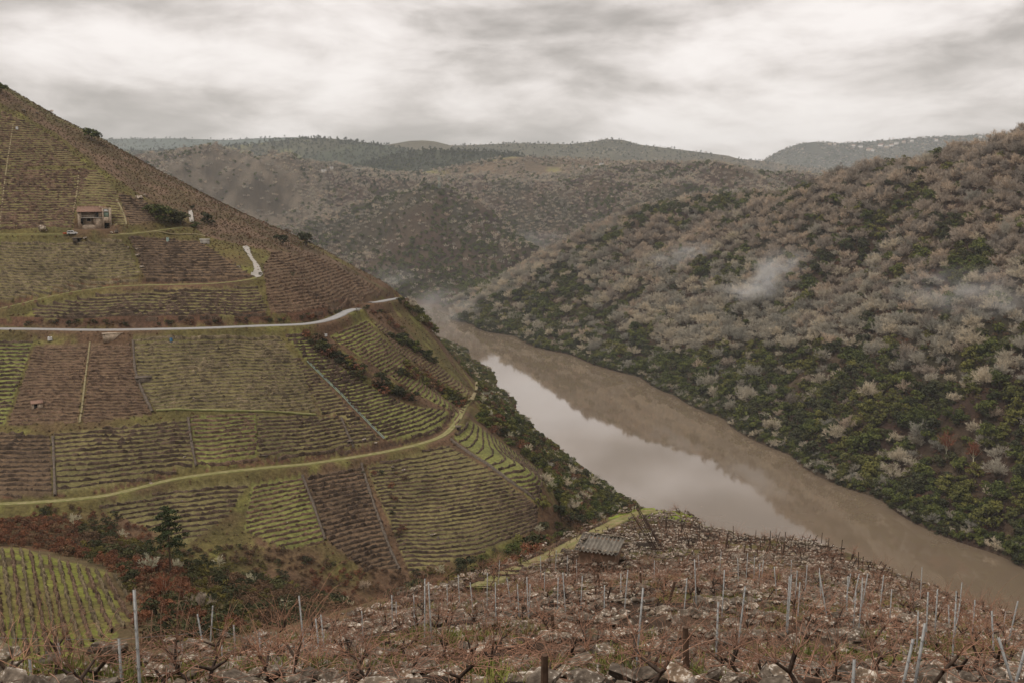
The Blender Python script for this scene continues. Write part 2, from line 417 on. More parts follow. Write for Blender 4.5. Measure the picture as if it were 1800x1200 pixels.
def add(name, me, parent=None, loc=None, label=None, cat=None, group=None, kind=None, coll=None):
    o = bpy.data.objects.new(name, me); (coll or COL).objects.link(o)
    if parent is not None: o.parent = parent
    if loc is not None: o.location = loc
    if label: o['label'] = label
    if cat: o['category'] = cat
    if group: o['group'] = group
    if kind: o['kind'] = kind
    return o
def thing(name, label, cat, loc=(0, 0, 0), rz=0.0, group=None):
    o = add(name, None, None, loc, label, cat, group); o.rotation_euler = (0, 0, rz); o.empty_display_size = 0.3
    return o

# colour of the land -------------------------------------------------
K = 1.06                                            # photo value -> base colour under this sky
def C(r, g, b, sat=1.0):
    c = np.array(srgb(r, g, b, K)); y = 0.25 * c[0] + 0.6 * c[1] + 0.15 * c[2]
    return y + (c - y) * sat
VX, VY = GX.ravel(), GY.ravel(); VZ = HD.ravel(); ZN = GZONE.ravel()
PXV, PYV = project(VX, VY, VZ)
COLV = np.zeros((len(VX), 3))
def lerp(a, b, t): return a * (1 - t[:, None]) + b * t[:, None]
nA = 0.5 + 0.5 * fbm(VX, VY, 30, 4, 51); nB = 0.5 + 0.5 * fbm(VX, VY, 7, 3, 52); nC = 0.5 + 0.5 * fbm(VX, VY, 90, 3, 53)
# spur: brown litter and soil, darkened for shade between the stones, grass on the flat strips
fgc = lerp(np.tile(C(46, 38, 32), (len(VX), 1)), C(74, 60, 50)[None], sstep(.35, .65, nB))
fgc = lerp(fgc, C(98, 94, 58)[None], 0.8 * sstep(.60, .72, 0.5 + 0.5 * fbm(VX, VY, 3.2, 3, 60)))
m = fg_mask(VX, VY).ravel()
scr = lerp(np.tile(C(94, 80, 58), (len(VX), 1)), C(84, 76, 54)[None], sstep(.4, .65, nA)); scr = lerp(scr, C(104, 66, 50)[None], sstep(.55, .7, nC) * .8)
fgc = np.where((m > 0)[:, None], fgc, scr)
lf = lerp(np.tile(C(92, 84, 52), (len(VX), 1)), C(96, 76, 60)[None], sstep(.4, .6, nA)); lf = lerp(lf, C(112, 110, 62)[None], sstep(.6, .75, nB) * .7)
heath = lerp(np.tile(C(104, 86, 72), (len(VX), 1)), C(88, 76, 58)[None], sstep(.35, .65, nB)); heath = lerp(heath, C(106, 104, 66)[None], sstep(.56, .7, nA) * .6)
rt = lerp(np.tile(C(60, 46, 39), (len(VX), 1)), C(76, 64, 52)[None], sstep(.35, .6, nA)); rt = lerp(rt, C(54, 53, 40)[None], sstep(.5, .65, nC) * .7)  # wood floor colour, darkened to hold the shade under the trees
COLV = np.where((ZN == 0)[:, None], fgc, np.where((ZN == 1)[:, None], lf, rt))

def pm(poly, zone):                                # vertices of a zone inside a photo polygon
    return in_poly(PXV, PYV, poly) & (ZN == zone)
# ---------------------------------------------------------------- plots on the vineyard hill
# outline in photo pixels (it is carried onto the hill below), ground colour, vine colour, rise per row, row height
BR, GRN, OLV, DK = C(102, 85, 68), C(114, 117, 66), C(110, 104, 69), C(78, 62, 52)
PLOTS = [
 ('mixed brown and green vineyard plot high on the left hill near the crest', [(0,192),(60,222),(105,250),(150,292),(0,293)], OLV, 'brown', 1.5, .55),
 ('brown vineyard plot left of the stone house, above the house track', [(0,297),(158,299),(133,360),(128,402),(0,405)], OLV, 'brown', 1.5, .7),
 ('green vineyard plot wrapped round the stone house', [(140,303),(172,300),(205,338),(221,393),(193,397),(193,362),(140,360)], OLV, 'brown', 1.5, .4),
 ('dark brown vineyard plot between the stone house and the evergreen clump', [(206,338),(255,352),(275,388),(230,396)], BR, 'dark', 1.3, .6),
 ('stony green vineyard plot below the white car', [(0,420),(215,421),(246,478),(238,495),(120,512),(0,530)], OLV, 'stone', 1.4, .5),
 ('dark brown vineyard plot below the stone house, left of the concrete ramp', [(228,417),(350,424),(445,488),(258,497)], BR, 'dark', 1.25, .6),
 ('long striped vineyard plot just above the paved road', [(60,538),(190,515),(452,503),(470,548),(450,558),(60,563)], OLV, 'dark', 1.4, .7),
 ('brown vineyard plot on the nose of the hill right of the concrete ramp', [(462,470),(480,440),(560,452),(640,495),(686,517),(650,524),(598,546),(540,556),(475,548)], BR, 'brown', 1.5, .65),
 ('bright green vineyard plot at the left edge just below the road', [(-80,600),(58,600),(8,745),(-80,745)], GRN, 'dark', 1.5, .65),
 ('brown vineyard plot with the little red-roofed hut', [(62,606),(152,604),(137,742),(14,746)], BR, 'brown', 1.15, .55),
 ('brown vineyard plot right of the pale stair strip', [(161,604),(228,606),(246,690),(266,728),(146,742)], BR, 'brown', 1.15, .55),
 ('wide stony vineyard plot below the road in the middle of the hill', [(234,594),(488,584),(530,650),(556,722),(272,718),(240,662)], OLV, 'stone', 1.35, .6),
 ('striped vineyard plot right of the steel rail line', [(498,584),(528,584),(560,618),(640,672),(716,712),(790,722),(770,760),(680,772),(545,640)], GRN, 'dark', 1.5, .75),
 ('dark vineyard plot left of the steel rail line', [(500,610),(538,640),(668,774),(624,786),(604,732),(562,724),(530,650)], OLV, 'dark', 1.5, .7),
 ('dark brown vineyard plot at the left edge above the grass track', [(-80,757),(88,765),(92,872),(-80,880)], BR, 'dark', 1.3, .7),
 ('brown and green striped vineyard plot above the left end of the grass track', [(92,762),(328,736),(342,818),(255,846),(100,868)], OLV, 'dark', 1.45, .7),
 ('green vineyard plot above the middle of the grass track', [(334,732),(448,727),(452,808),(350,820)], GRN, 'brown', 1.4, .6),
 ('olive and dark vineyard plot above the bare patch of the grass track', [(452,727),(600,734),(618,794),(456,810)], OLV, 'dark', 1.4, .6),
 ('bright green vineyard strip right of the diagonal hedge', [(580,592),(640,562),(700,622),(800,700),(822,712),(800,752),(790,720),(730,690),(640,630)], GRN, 'brown', 1.6, .6),
 ('brown vineyard strip between the two dark hedges below the road bend', [(652,562),(690,585),(770,640),(828,690),(815,700),(700,618)], OLV, 'brown', 1.5, .6),
 ('green vineyard plot below the left end of the grass track, above the pine', [(170,886),(350,852),(440,846),(400,905),(330,955),(250,925)], OLV, 'dark', 1.4, .65),
 ('bright green vineyard plot below the track, left of the dark striped plot', [(442,850),(530,836),(572,950),(500,965),(430,930)], GRN, 'brown', 1.5, .55),
 ('dark striped vineyard plot below the bare patch of the grass track', [(536,834),(632,816),(698,1000),(640,1002),(576,950)], BR, 'dark', 1.5, .8),
 ('large olive vineyard plot filling the hill foot beside the gully', [(644,818),(785,782),(870,830),(945,890),(942,930),(850,968),(720,1005)], OLV, 'dark', 1.3, .5),
 ('bright green vineyard plot with steep rows above the wooded bank', [(796,768),(826,738),(956,830),(948,886),(880,830)], GRN, 'dark', 1.7, .7),
]
VIN_MATS = {}
def vin_mat(name, c1, c2, c3):
    t = NT(name); n = t.noise(2.6, 4, 0.75); n2 = t.noise(0.12, 3)
    c = t.ramp(n, [(0.36, c1), (0.52, c2), (0.66, c2), (0.72, c3)])
    f = t.ramp(n2, [(0.3, (0.75,) * 3), (0.7, (1.25,) * 3)])
    t.color(t.mix(1.0, t.mix(1.0, c, f, 'MULTIPLY'), t.attr('Col'), 'MULTIPLY')); return t.m
VIN_MATS['brown'] = vin_mat('vine_row_brown', tuple(C(60, 47, 40)), tuple(C(104, 84, 68)), tuple(C(158, 140, 122)))
VIN_MATS['dark'] = vin_mat('vine_row_dark', tuple(C(50, 42, 36)), tuple(C(88, 73, 60)), tuple(C(142, 128, 112)))
VIN_MATS['stone'] = vin_mat('vine_row_stone', tuple(C(66, 56, 46)), tuple(C(110, 98, 76)), tuple(C(178, 168, 150)))

# colour the ground of the plots
hm = pm([(0,130),(180,240),(420,360),(560,440),(690,515),(640,520),(470,440),(420,430),(360,415),(330,385),(250,345),(170,290),(100,235),(0,180)], 1)
COLV[hm] = heath[hm]
nl = pm([(-90,960),(40,962),(110,985),(180,1000),(215,1022),(245,1085),(170,1150),(-90,1170)], 0) & (VY > 70) & (nB > .3 + .25 * sstep(150, 240, PXV))
COLV[nl] = lerp(np.tile(C(116, 120, 58), (nl.sum(), 1)), C(110, 100, 64)[None], sstep(.35, .65, nB[nl]) * .8)
PLOT_GRID = []
for (lab, poly, gcol, kind, rise, hh) in PLOTS:
    mk = pm(poly, 1)
    t = np.clip(nB[mk] * 1.3 - 0.15, 0, 1)[:, None]
    COLV[mk] = gcol[None] * (0.82 + 0.36 * nA[mk][:, None]) * (1 - 0.25 * t) + BR[None] * 0.25 * t

for _nm, _up in (('road', 7.0), ('track', 4.2), ('track_upper', 4.0)):
    _ln = BENCH[_nm][0]; _k = (ZN == 1) & (VY > 270) & (VY < 520); _i = np.where(_k)[0]; _d = np.full(len(_i), 1e9); _z = np.zeros(len(_i))
    for _p in _ln[::2]:
        _q = np.hypot(VX[_i] - _p[0], VY[_i] - _p[1]); _m = _q < _d; _d = np.where(_m, _q, _d); _z = np.where(_m, _p[2], _z)
    _m = (_d < _up) & (_d > BENCH[_nm][1] * .9) & (VZ[_i] > _z + .25) & (nB[_i] > .36); COLV[_i[_m]] = lerp(np.tile(C(92, 68, 54), (_m.sum(), 1)), C(64, 52, 44)[None], sstep(.4, .7, nA[_i[_m]]))
ec = pm([(622,440),(655,395),(700,350),(745,335),(775,345),(757,380),(720,430),(690,455)], 2) & (nB > .4)
COLV[ec] = COLV[ec] * .5 + .5 * C(72, 62, 50)
fk = (ZN == 2) & (VY > 2000) & (VX / VY > -.37) & (VX / VY < -.19)
COLV[fk] = lerp(np.tile(C(100, 91, 80), (fk.sum(), 1)), C(70, 62, 52)[None], sstep(.35, .65, nA[fk]))
gt = (ZN == 0) & in_poly(VX, VY, [(11,107),(16,118),(24,119),(26,110),(19,106)]); COLV[gt] = C(112, 124, 52)
def contour_segments(hgrid, xs, ys, level):
    """marching squares on a regular grid: arrays of segment end points"""
    a = hgrid[:-1, :-1] - level; b = hgrid[:-1, 1:] - level; c = hgrid[1:, 1:] - level; d = hgrid[1:, :-1] - level
    X0 = np.broadcast_to(xs[None, :-1], a.shape); X1 = np.broadcast_to(xs[None, 1:], a.shape)
    Y0 = np.broadcast_to(ys[:-1, None], a.shape); Y1 = np.broadcast_to(ys[1:, None], a.shape)
    pts = []
    for (p, q, ax, ay, bx, by) in ((a, b, X0, Y0, X1, Y0), (b, c, X1, Y0, X1, Y1), (c, d, X1, Y1, X0, Y1), (d, a, X0, Y1, X0, Y0)):
        m = (p > 0) != (q > 0); t = np.where(m, p / (p - q + 1e-12), 0)
        pts.append((m, ax + (bx - ax) * t, ay + (by - ay) * t))
    M = np.stack([p[0] for p in pts]); ok = M.sum(0) == 2
    S = []
    for i in range(4):
        for j in range(i + 1, 4):
            m = ok & M[i] & M[j]
            if m.any(): S.append(np.c_[pts[i][1][m], pts[i][2][m], pts[j][1][m], pts[j][2][m]])
    return np.concatenate(S) if S else np.zeros((0, 4))

def hedge_mesh(name, S, hh, wid, mat, seed):
    """ragged low vine row with a stone foot along contour segments"""
    def ends(x, y, sgn, nx, ny):
        r1 = hash2(np.floor(x * 9.7), np.floor(y * 9.7), seed); r2 = hash2(np.floor(x * 9.7), np.floor(y * 9.7), seed + 3)
        return r1, r2
    dx = S[:, 2] - S[:, 0]; dy = S[:, 3] - S[:, 1]; L = np.hypot(dx, dy) + 1e-9; nx = -dy / L; ny = dx / L
    # make the normal point down the slope towards the viewer so both ends agree
    flip = np.where(ny > 0, -1, 1); nx *= flip; ny *= flip
    V = []; 
    for (x, y) in ((S[:, 0], S[:, 1]), (S[:, 2], S[:, 3])):
        r1, r2 = ends(x, y, 1, nx, ny)
        g = gz(x, y); top = hh * (0.15 + 1.15 * r1 * (0.55 + 0.9 * vnoise(x / 6.0, y / 6.0, seed + 9)))
        jx = (r2 - 0.5) * wid * 0.8
        V.append(np.c_[x + nx * wid * 0.6, y + ny * wid * 0.6, gz(x + nx * wid * .6, y + ny * wid * .6) - 0.15])
        V.append(np.c_[x + nx * wid * 0.35 + nx * jx, y + ny * wid * 0.35 + ny * jx, g + top * 0.75])
        V.append(np.c_[x + nx * jx, y + ny * jx, g + top])
        V.append(np.c_[x - nx * wid * 0.5, y - ny * wid * 0.5, gz(x - nx * wid * .5, y - ny * wid * .5) - 0.1])
    n = len(S); V = np.stack(V, 1).reshape(-1, 3); base = np.arange(n) * 8
    Fq = np.concatenate([np.c_[base + k, base + k + 1, base + 5 + k, base + 4 + k] for k in range(3)])
    h1 = hash2(np.floor(V[:, 0] * 7.3), np.floor(V[:, 1] * 7.3), seed + 20); tone = (0.5 + 1.1 * h1 ** 1.5)[:, None]
    return mesh_from(name, V, Fq, mat, False, np.repeat(tone, 3, 1))

def build_plots():
    for pi, (lab, poly, gcol, kind, rise, hh) in enumerate(PLOTS):
        pp = np.array(poly, float)
        G = cast(HD, pp[:, 0], pp[:, 1], 90.0)
        x0, x1 = G[:, 0].min() - 6, G[:, 0].max() + 6; y0, y1 = G[:, 1].min() - 6, G[:, 1].max() + 10
        st = 1.15; xs = np.arange(x0, x1, st); ys = np.arange(y0, y1, st)
        XX, YY = np.meshgrid(xs, ys)
        hsm = hs_at(XX, YY) + 0.9 * fbm(XX, YY, 40, 3, 7) + 0.13 * fbm(XX, YY, 5, 2, 17)
        root = thing('vineyard_plot', lab, 'vineyard', (0, 0, 0))
        c = G.mean(0); root.location = (c[0], c[1], float(gz(c[0], c[1])))
        bpy_inv = Matrix.Translation(root.location).inverted()
        zs = hsm[in_poly(*project(XX, YY, hsm), poly)]
        if len(zs) == 0: continue
        for lv in np.arange(zs.min(), zs.max(), rise * 0.72):
            S = contour_segments(hsm, xs, ys, lv)
            if not len(S): continue
            mx = (S[:, 0] + S[:, 2]) / 2; my = (S[:, 1] + S[:, 3]) / 2
            px, py = project(mx, my, gz(mx, my))
            px = px + 2.5 * fbm(mx, my, 5, 2, 81); py = py + 2.5 * fbm(mx, my, 5, 2, 82)
            keep = in_poly(px, py, poly)
            S = S[keep]
            if len(S) < 3: continue
            me = hedge_mesh('vine_row', S, hh * 1.15, 0.75, VIN_MATS[kind], 100 + pi)
            o = add('vine_row', me, root); o.matrix_parent_inverse = bpy_inv
# ---------------------------------------------------------------- land sheets, river, far ridges
def build_terrain():
    idx = np.arange(NU * ND).reshape(ND, NU)
    Q = np.stack([idx[:-1, :-1], idx[:-1, 1:], idx[1:, 1:], idx[1:, :-1]], -1).reshape(-1, 4)
    cx = VX[Q].mean(1); cyy = VY[Q].mean(1)
    zn = zone_of(cx, cyy); zn = np.where((zn == 2) & (cyy > 1430), 3, zn)
    for z, nm, mt, lab in ((0, 'ground', M_FG, 'brown stony spur with terraces in the foreground'), (1, 'hillside_left', M_LEFT, 'terraced green and brown vineyard hillside on the left'),
                      (2, 'hillside_right', M_RIGHT, 'steep reddish brown wooded slope right of the river'), (3, 'hills_far', M_RIGHT, 'hazy brown wooded hills beyond the river bend')):
        q = Q[zn == z]; u, inv = np.unique(q, return_inverse=True)
        me = mesh_from(nm, np.c_[VX, VY, VZ][u], inv.reshape(-1, 4), mt, True, COLV[u])
        add(nm, me, label=lab, kind='structure')
    # land beside and behind the viewpoint, coarse
    xs = np.arange(-3600, 3601, 40.0); ys = np.arange(-1500, 3000, 40.0)
    XX, YY = np.meshgrid(xs, ys); hz_ = h_smooth(np.clip(XX, -900, 1300), np.clip(YY, -400, 2600))
    hz_ = np.where(np.hypot(XX, YY) < 90, np.minimum(hz_, CZ - 30 - 0.2 * np.hypot(XX, YY)), hz_)
    idx = np.arange(XX.size).reshape(XX.shape)
    Q = np.stack([idx[:-1, :-1], idx[:-1, 1:], idx[1:, 1:], idx[1:, :-1]], -1).reshape(-1, 4)
    c = np.c_[XX.ravel()[Q].mean(1), YY.ravel()[Q].mean(1)]
    keep = ~((c[:, 1] > 20) & (np.abs(c[:, 0]) < 0.78 * c[:, 1] - 45) & (c[:, 1] < 2720))
    me = mesh_from('terrain', np.c_[XX.ravel(), YY.ravel(), hz_.ravel() - 2.5], Q[keep], M_RIGHT, True, np.tile(C(84, 72, 56), (XX.size, 1)))
    add('terrain', me, label='rough brown land around the valley', kind='structure')

def water_mat():
    t = NT('muddy_water'); b = t.b
    n = t.noise(0.012, 4, 0.6)
    c = t.ramp(n, [(0.35, srgb(114, 99, 82, 1.0)), (0.65, srgb(122, 106, 88, 1.0))])
    t.color(c); b.inputs['Roughness'].default_value = 0.035
    b.inputs['IOR'].default_value = WATER_IOR; b.inputs['Specular IOR Level'].default_value = 0.5
    mp = t.noise(0.9, 3, 0.5, vscale=(1.0, 1.0, 1.0))
    t.bump(mp, 0.03, 0.05)
    return t.m
WATER_IOR = 2.45
def build_river():
    xs = np.linspace(-900, 700, 41); ys = np.linspace(-200, 1760, 50)
    XX, YY = np.meshgrid(xs, ys); idx = np.arange(XX.size).reshape(XX.shape)
    Q = np.stack([idx[:-1, :-1], idx[:-1, 1:], idx[1:, 1:], idx[1:, :-1]], -1).reshape(-1, 4)
    me = mesh_from('river', np.c_[XX.ravel(), YY.ravel(), np.zeros(XX.size)], Q, water_mat())
    add('river', me, label='wide brown river winding between the hills', kind='structure')

RIDGES = [  # name, skyline in photo pixels, distance, depth of front slope, drop, colour
 ('plateau_far', [(-300,250),(100,246),(180,243),(300,242),(400,245),(450,242),(520,240),(700,262),(900,270)], 6800, 1500, 330, (74, 84, 76)),
 ('ridge_pine', [(-200,272),(150,268),(220,262),(300,262),(350,258),(450,250),(520,241),(565,240),(600,243),(640,248),(680,253),(740,266),(820,280),(900,292)], 4300, 1300, 330, (66, 72, 54)),
 ('ridge_round', [(560,262),(640,258),(680,253),(720,246),(745,245),(765,247),(800,256),(860,262),(960,270)], 5200, 900, 260, (88, 82, 64)),
 ('ridge_dark', [(560,300),(640,284),(690,270),(750,260),(800,262),(880,264),(950,276),(1020,292)], 3500, 700, 220, (58, 62, 48)),
 ('ridge_long', [(700,270),(780,255),(860,252),(900,250),(1000,252),(1050,246),(1064,243),(1095,244),(1120,252),(1200,262),(1280,272),(1300,278),(1340,281),(1400,290),(1500,300),(1700,310),(2000,310)], 5200, 1500, 360, (80, 78, 62)),
 ('plateau_village', [(640,312),(740,300),(840,282),(900,272),(1000,276),(1060,278),(1120,282),(1180,292),(1260,300),(1340,310)], 3000, 700, 160, (98, 84, 68)),
 ('mountain_village', [(1250,330),(1320,290),(1345,279),(1370,265),(1400,253),(1430,248),(1480,251),(1520,249),(1560,245),(1620,241),(1700,237),(1790,235),(1900,232),(2200,236)], 6800, 1800, 800, (72, 74, 62)),
]
RIDGE_DATA = {}
def ridge_point(name, px, t):
    """point on the front slope of a ridge; t = 0 at the crest, 1 at the foot"""
    prof, d, depth, drop = RIDGE_DATA[name]
    px = np.asarray(px, float); t = np.asarray(t, float)
    py = np.interp(px, prof[:, 0], prof[:, 1])
    u, zz = ray(px, py)
    zc = CZ + zz * d
    dd = d - depth * t
    X = u * d * (1 - 0.0 * t); Y = np.full(px.shape, d) - depth * t
    z = zc - drop * (t ** 0.85) - 6
    n = fbm(X, Y, depth * 0.35, 4, 91)
    z = z + n * drop * 0.22 * np.clip(t * 4, 0, 1)
    return X, Y, z
def build_ridges():
    for k, (nm, prof, d, depth, drop, col) in enumerate(RIDGES):
        prof = np.array(prof, float); RIDGE_DATA[nm] = (prof, d, depth, drop)
        px = np.arange(prof[0, 0], prof[-1, 0] + 1, 7.0); ts = np.linspace(0, 1, 44)
        PX, T = np.meshgrid(px, ts)
        X, Y, Z = ridge_point(nm, PX, T)
        # the back of the ridge
        tb = np.linspace(0.04, 1, 8); PXb, Tb = np.meshgrid(px, tb)
        Xb, Yb, Zb = ridge_point(nm, PXb, np.zeros_like(Tb)); Yb = Yb + depth * Tb; Zb = Zb - 0.25 * drop * Tb
        X = np.vstack([Xb[::-1], X]); Y = np.vstack([Yb[::-1], Y]); Z = np.vstack([Zb[::-1], Z])
        idx = np.arange(X.size).reshape(X.shape)
        Q = np.stack([idx[:-1, :-1], idx[1:, :-1], idx[1:, 1:], idx[:-1, 1:]], -1).reshape(-1, 4)
        x, y = X.ravel(), Y.ravel()
        base = C(*col)[None]; n = (0.5 + 0.5 * fbm(x, y, 260, 4, 70 + k))[:, None]; n2 = (0.5 + 0.5 * fbm(x, y, 700, 3, 77 + k))[:, None]
        cc = base * (0.75 + 0.5 * n); brown = C(104, 88, 70)[None]
        w = np.clip((n2 - 0.5) * 4, 0, 1) * 0.6; cc = cc * (1 - w) + brown * w
        fields = np.clip(((0.5 + 0.5 * fbm(x, y, 130, 2, 120 + k)) - 0.72) * 12, 0, 1)[:, None]
        if nm in ('plateau_village', 'ridge_pine', 'ridge_round'): cc = cc * (1 - fields * .7) + C(136, 132, 84)[None] * fields * .7
        me = mesh_from(nm, np.c_[x, y, Z.ravel()], Q, M_FAR, True, cc)
        add(nm, me, label={'plateau_far': 'faint blue grey plateau on the far left horizon', 'ridge_pine': 'pine covered ridge behind the rocky hill', 'ridge_round': 'small rounded brown hill on the skyline',
            'ridge_dark': 'low dark pine covered rise before the skyline', 'ridge_long': 'long grey brown ridge on the middle skyline', 'plateau_village': 'brown plateau with pale fields and a hamlet',
            'mountain_village': 'hazy grey mountain with white houses along its top'}[nm], kind='structure')

def build_haze():
    m = bpy.data.materials.new('haze_air'); m.use_nodes = True; nt = m.node_tree
    for n in list(nt.nodes):
        if n.type == 'BSDF_PRINCIPLED': nt.nodes.remove(n)
    v = nt.nodes.new('ShaderNodeVolumePrincipled'); v.inputs['Density'].default_value = HAZE
    v.inputs['Color'].default_value = (0.90, 0.95, 1.0, 1); v.inputs['Anisotropy'].default_value = 0.1
    nt.links.new(v.outputs[0], [n for n in nt.nodes if n.type == 'OUTPUT_MATERIAL'][0].inputs['Volume'])
    m.cycles.volume_sampling = 'DISTANCE'
    lo = (-7000, -2600, -25); hi = (7000, 9200, 640)
    V = [(x, y, z) for x in (lo[0], hi[0]) for y in (lo[1], hi[1]) for z in (lo[2], hi[2])]
    Fc = [(0, 1, 3, 2), (4, 6, 7, 5), (0, 4, 5, 1), (2, 3, 7, 6), (0, 2, 6, 4), (1, 5, 7, 3)]
    me = mesh_from('haze', V, Fc, m)
    add('haze', me, label='thin pale winter haze filling the valley', kind='stuff')
HAZE = 0.7e-4

def build_mist():
    def wisp(px, py, wpx, hpx, dens, lab, seed, near=300.):
        g = gp(px, py, near)[0]; k = g[1] / F; d = g[1] - max(10.0, wpx * k * .35)
        c = P(px, py - hpx * .1, d)
        m = bpy.data.materials.new('mist_vapour'); m.use_nodes = True; nt = m.node_tree; N = nt.nodes; L = nt.links
        N.remove(N['Principled BSDF']); v = N.new('ShaderNodeVolumePrincipled'); v.inputs['Color'].default_value = (1, 1, 1, 1); v.inputs['Anisotropy'].default_value = .1
        tc = N.new('ShaderNodeTexCoord'); ln = N.new('ShaderNodeVectorMath'); ln.operation = 'LENGTH'; L.new(tc.outputs['Object'], ln.inputs[0])
        nz = N.new('ShaderNodeTexNoise'); nz.inputs['Scale'].default_value = 1.7; nz.inputs['Detail'].default_value = 5; nz.inputs['Roughness'].default_value = .6; nz.inputs['Distortion'].default_value = .6
        mp = N.new('ShaderNodeMapping'); mp.inputs['Location'].default_value = (seed * 3.7, seed, 0); L.new(tc.outputs['Object'], mp.inputs[0]); L.new(mp.outputs[0], nz.inputs['Vector'])
        def mt(op, a, b):
            n = N.new('ShaderNodeMath'); n.operation = op
            for i, x in enumerate((a, b)):
                if isinstance(x, (int, float)): n.inputs[i].default_value = x
                else: L.new(x, n.inputs[i])
            return n.outputs[0]
        fall = mt('MAXIMUM', mt('SUBTRACT', 1.0, ln.outputs['Value']), 0.0); fall = mt('POWER', fall, 1.7)
        nn = mt('MAXIMUM', mt('SUBTRACT', nz.outputs[0], 0.42), 0.0)
        L.new(mt('MULTIPLY', mt('MULTIPLY', fall, nn), dens), v.inputs['Density'])
        L.new(v.outputs[0], N['Material Output'].inputs['Volume'])
        bm = bmesh.new(); bmesh.ops.create_icosphere(bm, subdivisions=3, radius=1.0); me = bpy.data.meshes.new('mist'); bm.to_mesh(me); bm.free(); me.materials.append(m)
        o = add('mist', me, None, c, lab, None, None, 'stuff'); o.scale = (wpx * k * .5, wpx * k * .4, hpx * k * .5)
    wisp(1356, 496, 120, 85, .5, 'white mist wisp over the middle of the right slope', 1); wisp(1222, 447, 100, 45, .4, 'small mist wisp left of the bright one', 2)
    wisp(1690, 522, 280, 100, .16, 'faint mist band at the right edge', 3); wisp(785, 558, 170, 110, .13, 'thin mist over the river at the bend', 4, 400.)
    wisp(1330, 518, 170, 50, .3, 'thin mist trailing below the bright wisp', 7); wisp(1385, 470, 130, 80, .22, 'thin mist rising above the bright wisp', 8); wisp(1770, 545, 160, 70, .16, 'faint mist shreds at the right edge below the band', 9); wisp(1180, 462, 120, 40, .2, 'thin mist shred beside the small wisp', 10)
    wisp(945, 430, 150, 60, .04, 'faint mist in the side valley', 5, 900.); wisp(690, 495, 120, 70, .05, 'bluish mist at the foot of the far hill', 6, 900.)
# ---------------------------------------------------------------- vegetation models
def tubes(segs, sides=3):
    """tapered tubes for an array of segments (x0,y0,z0,x1,y1,z1,r0,r1)"""
    S = np.asarray(segs, float); p0 = S[:, :3]; p1 = S[:, 3:6]
    d = p1 - p0; d = d / (np.linalg.norm(d, axis=1, keepdims=True) + 1e-9)
    a = np.where(np.abs(d[:, 2:3]) > 0.9, np.array([[1.0, 0, 0]]), np.array([[0, 0, 1.0]]))
    u = np.cross(d, a); u /= np.linalg.norm(u, axis=1, keepdims=True) + 1e-9; v = np.cross(d, u)
    ang = np.arange(sides) * 2 * math.pi / sides
    ring = (np.cos(ang)[None, :, None] * u[:, None, :] + np.sin(ang)[None, :, None] * v[:, None, :])
    A = p0[:, None] + ring * S[:, 6][:, None, None]; B = p1[:, None] + ring * S[:, 7][:, None, None]
    V = np.concatenate([A, B], 1).reshape(-1, 3); n = len(S); b = (np.arange(n) * 2 * sides)[:, None]
    k = np.arange(sides); k1 = (k + 1) % sides
    Fq = np.stack([b + k, b + k1, b + sides + k1, b + sides + k], -1).reshape(-1, 4)
    return V, Fq
def rnd_dir(r, up=0.3, base=None, spread=1.0):
    v = r.normal(size=3); v /= np.linalg.norm(v)
    if base is not None: v = np.asarray(base) + v * spread
    v[2] += up; return v / np.linalg.norm(v)
def bare_segs(seed, H=11.0, trunk=0.22, nl=7, nb=5, ntw=9, twr=0.045, spread=1.0):
    r = np.random.default_rng(seed); trunk_s, crown_s = [], []
    th = H * r.uniform(0.16, 0.28); lean = r.normal(0, 0.06, 2)
    p = np.array([0, 0, -0.4]); q = np.array([lean[0] * th, lean[1] * th, th])
    trunk_s.append((*p, *q, H * trunk * 0.1, H * trunk * 0.075))
    for i in range(nl):
        a = i * 2 * math.pi / nl + r.uniform(-0.4, 0.4)
        el = r.uniform(0.45, 1.25) if i else 1.45
        L = H * r.uniform(0.36, 0.52)
        d = np.array([math.cos(a) * math.cos(el) * spread, math.sin(a) * math.cos(el) * spread, math.sin(el)])
        m = q + d * L * 0.55 + r.normal(0, 0.03 * H, 3); e = m + (d + np.array([0, 0, 0.15])) * L * 0.5
        trunk_s.append((*q, *m, H * trunk * 0.05, H * trunk * 0.032)); trunk_s.append((*m, *e, H * trunk * 0.032, 0.03))
        for j in range(nb):
            t = r.uniform(0.25, 1.0)
            s = q + (m - q) * t * 2 if t < 0.5 else m + (e - m) * (t - 0.5) * 2
            bd = rnd_dir(r, 0.25, d, 0.95); bl = H * r.uniform(0.14, 0.26)
            be = s + bd * bl
            crown_s.append((*s, *be, twr * 1.5, twr * 0.9))
            for k in range(ntw):
                tt = r.uniform(0.2, 1.0); ss = s + bd * bl * tt
                td = rnd_dir(r, 0.35, bd, 1.0); te = ss + td * H * r.uniform(0.06, 0.14)
                crown_s.append((*ss, *te, twr, twr * 0.45))
    return trunk_s, crown_s
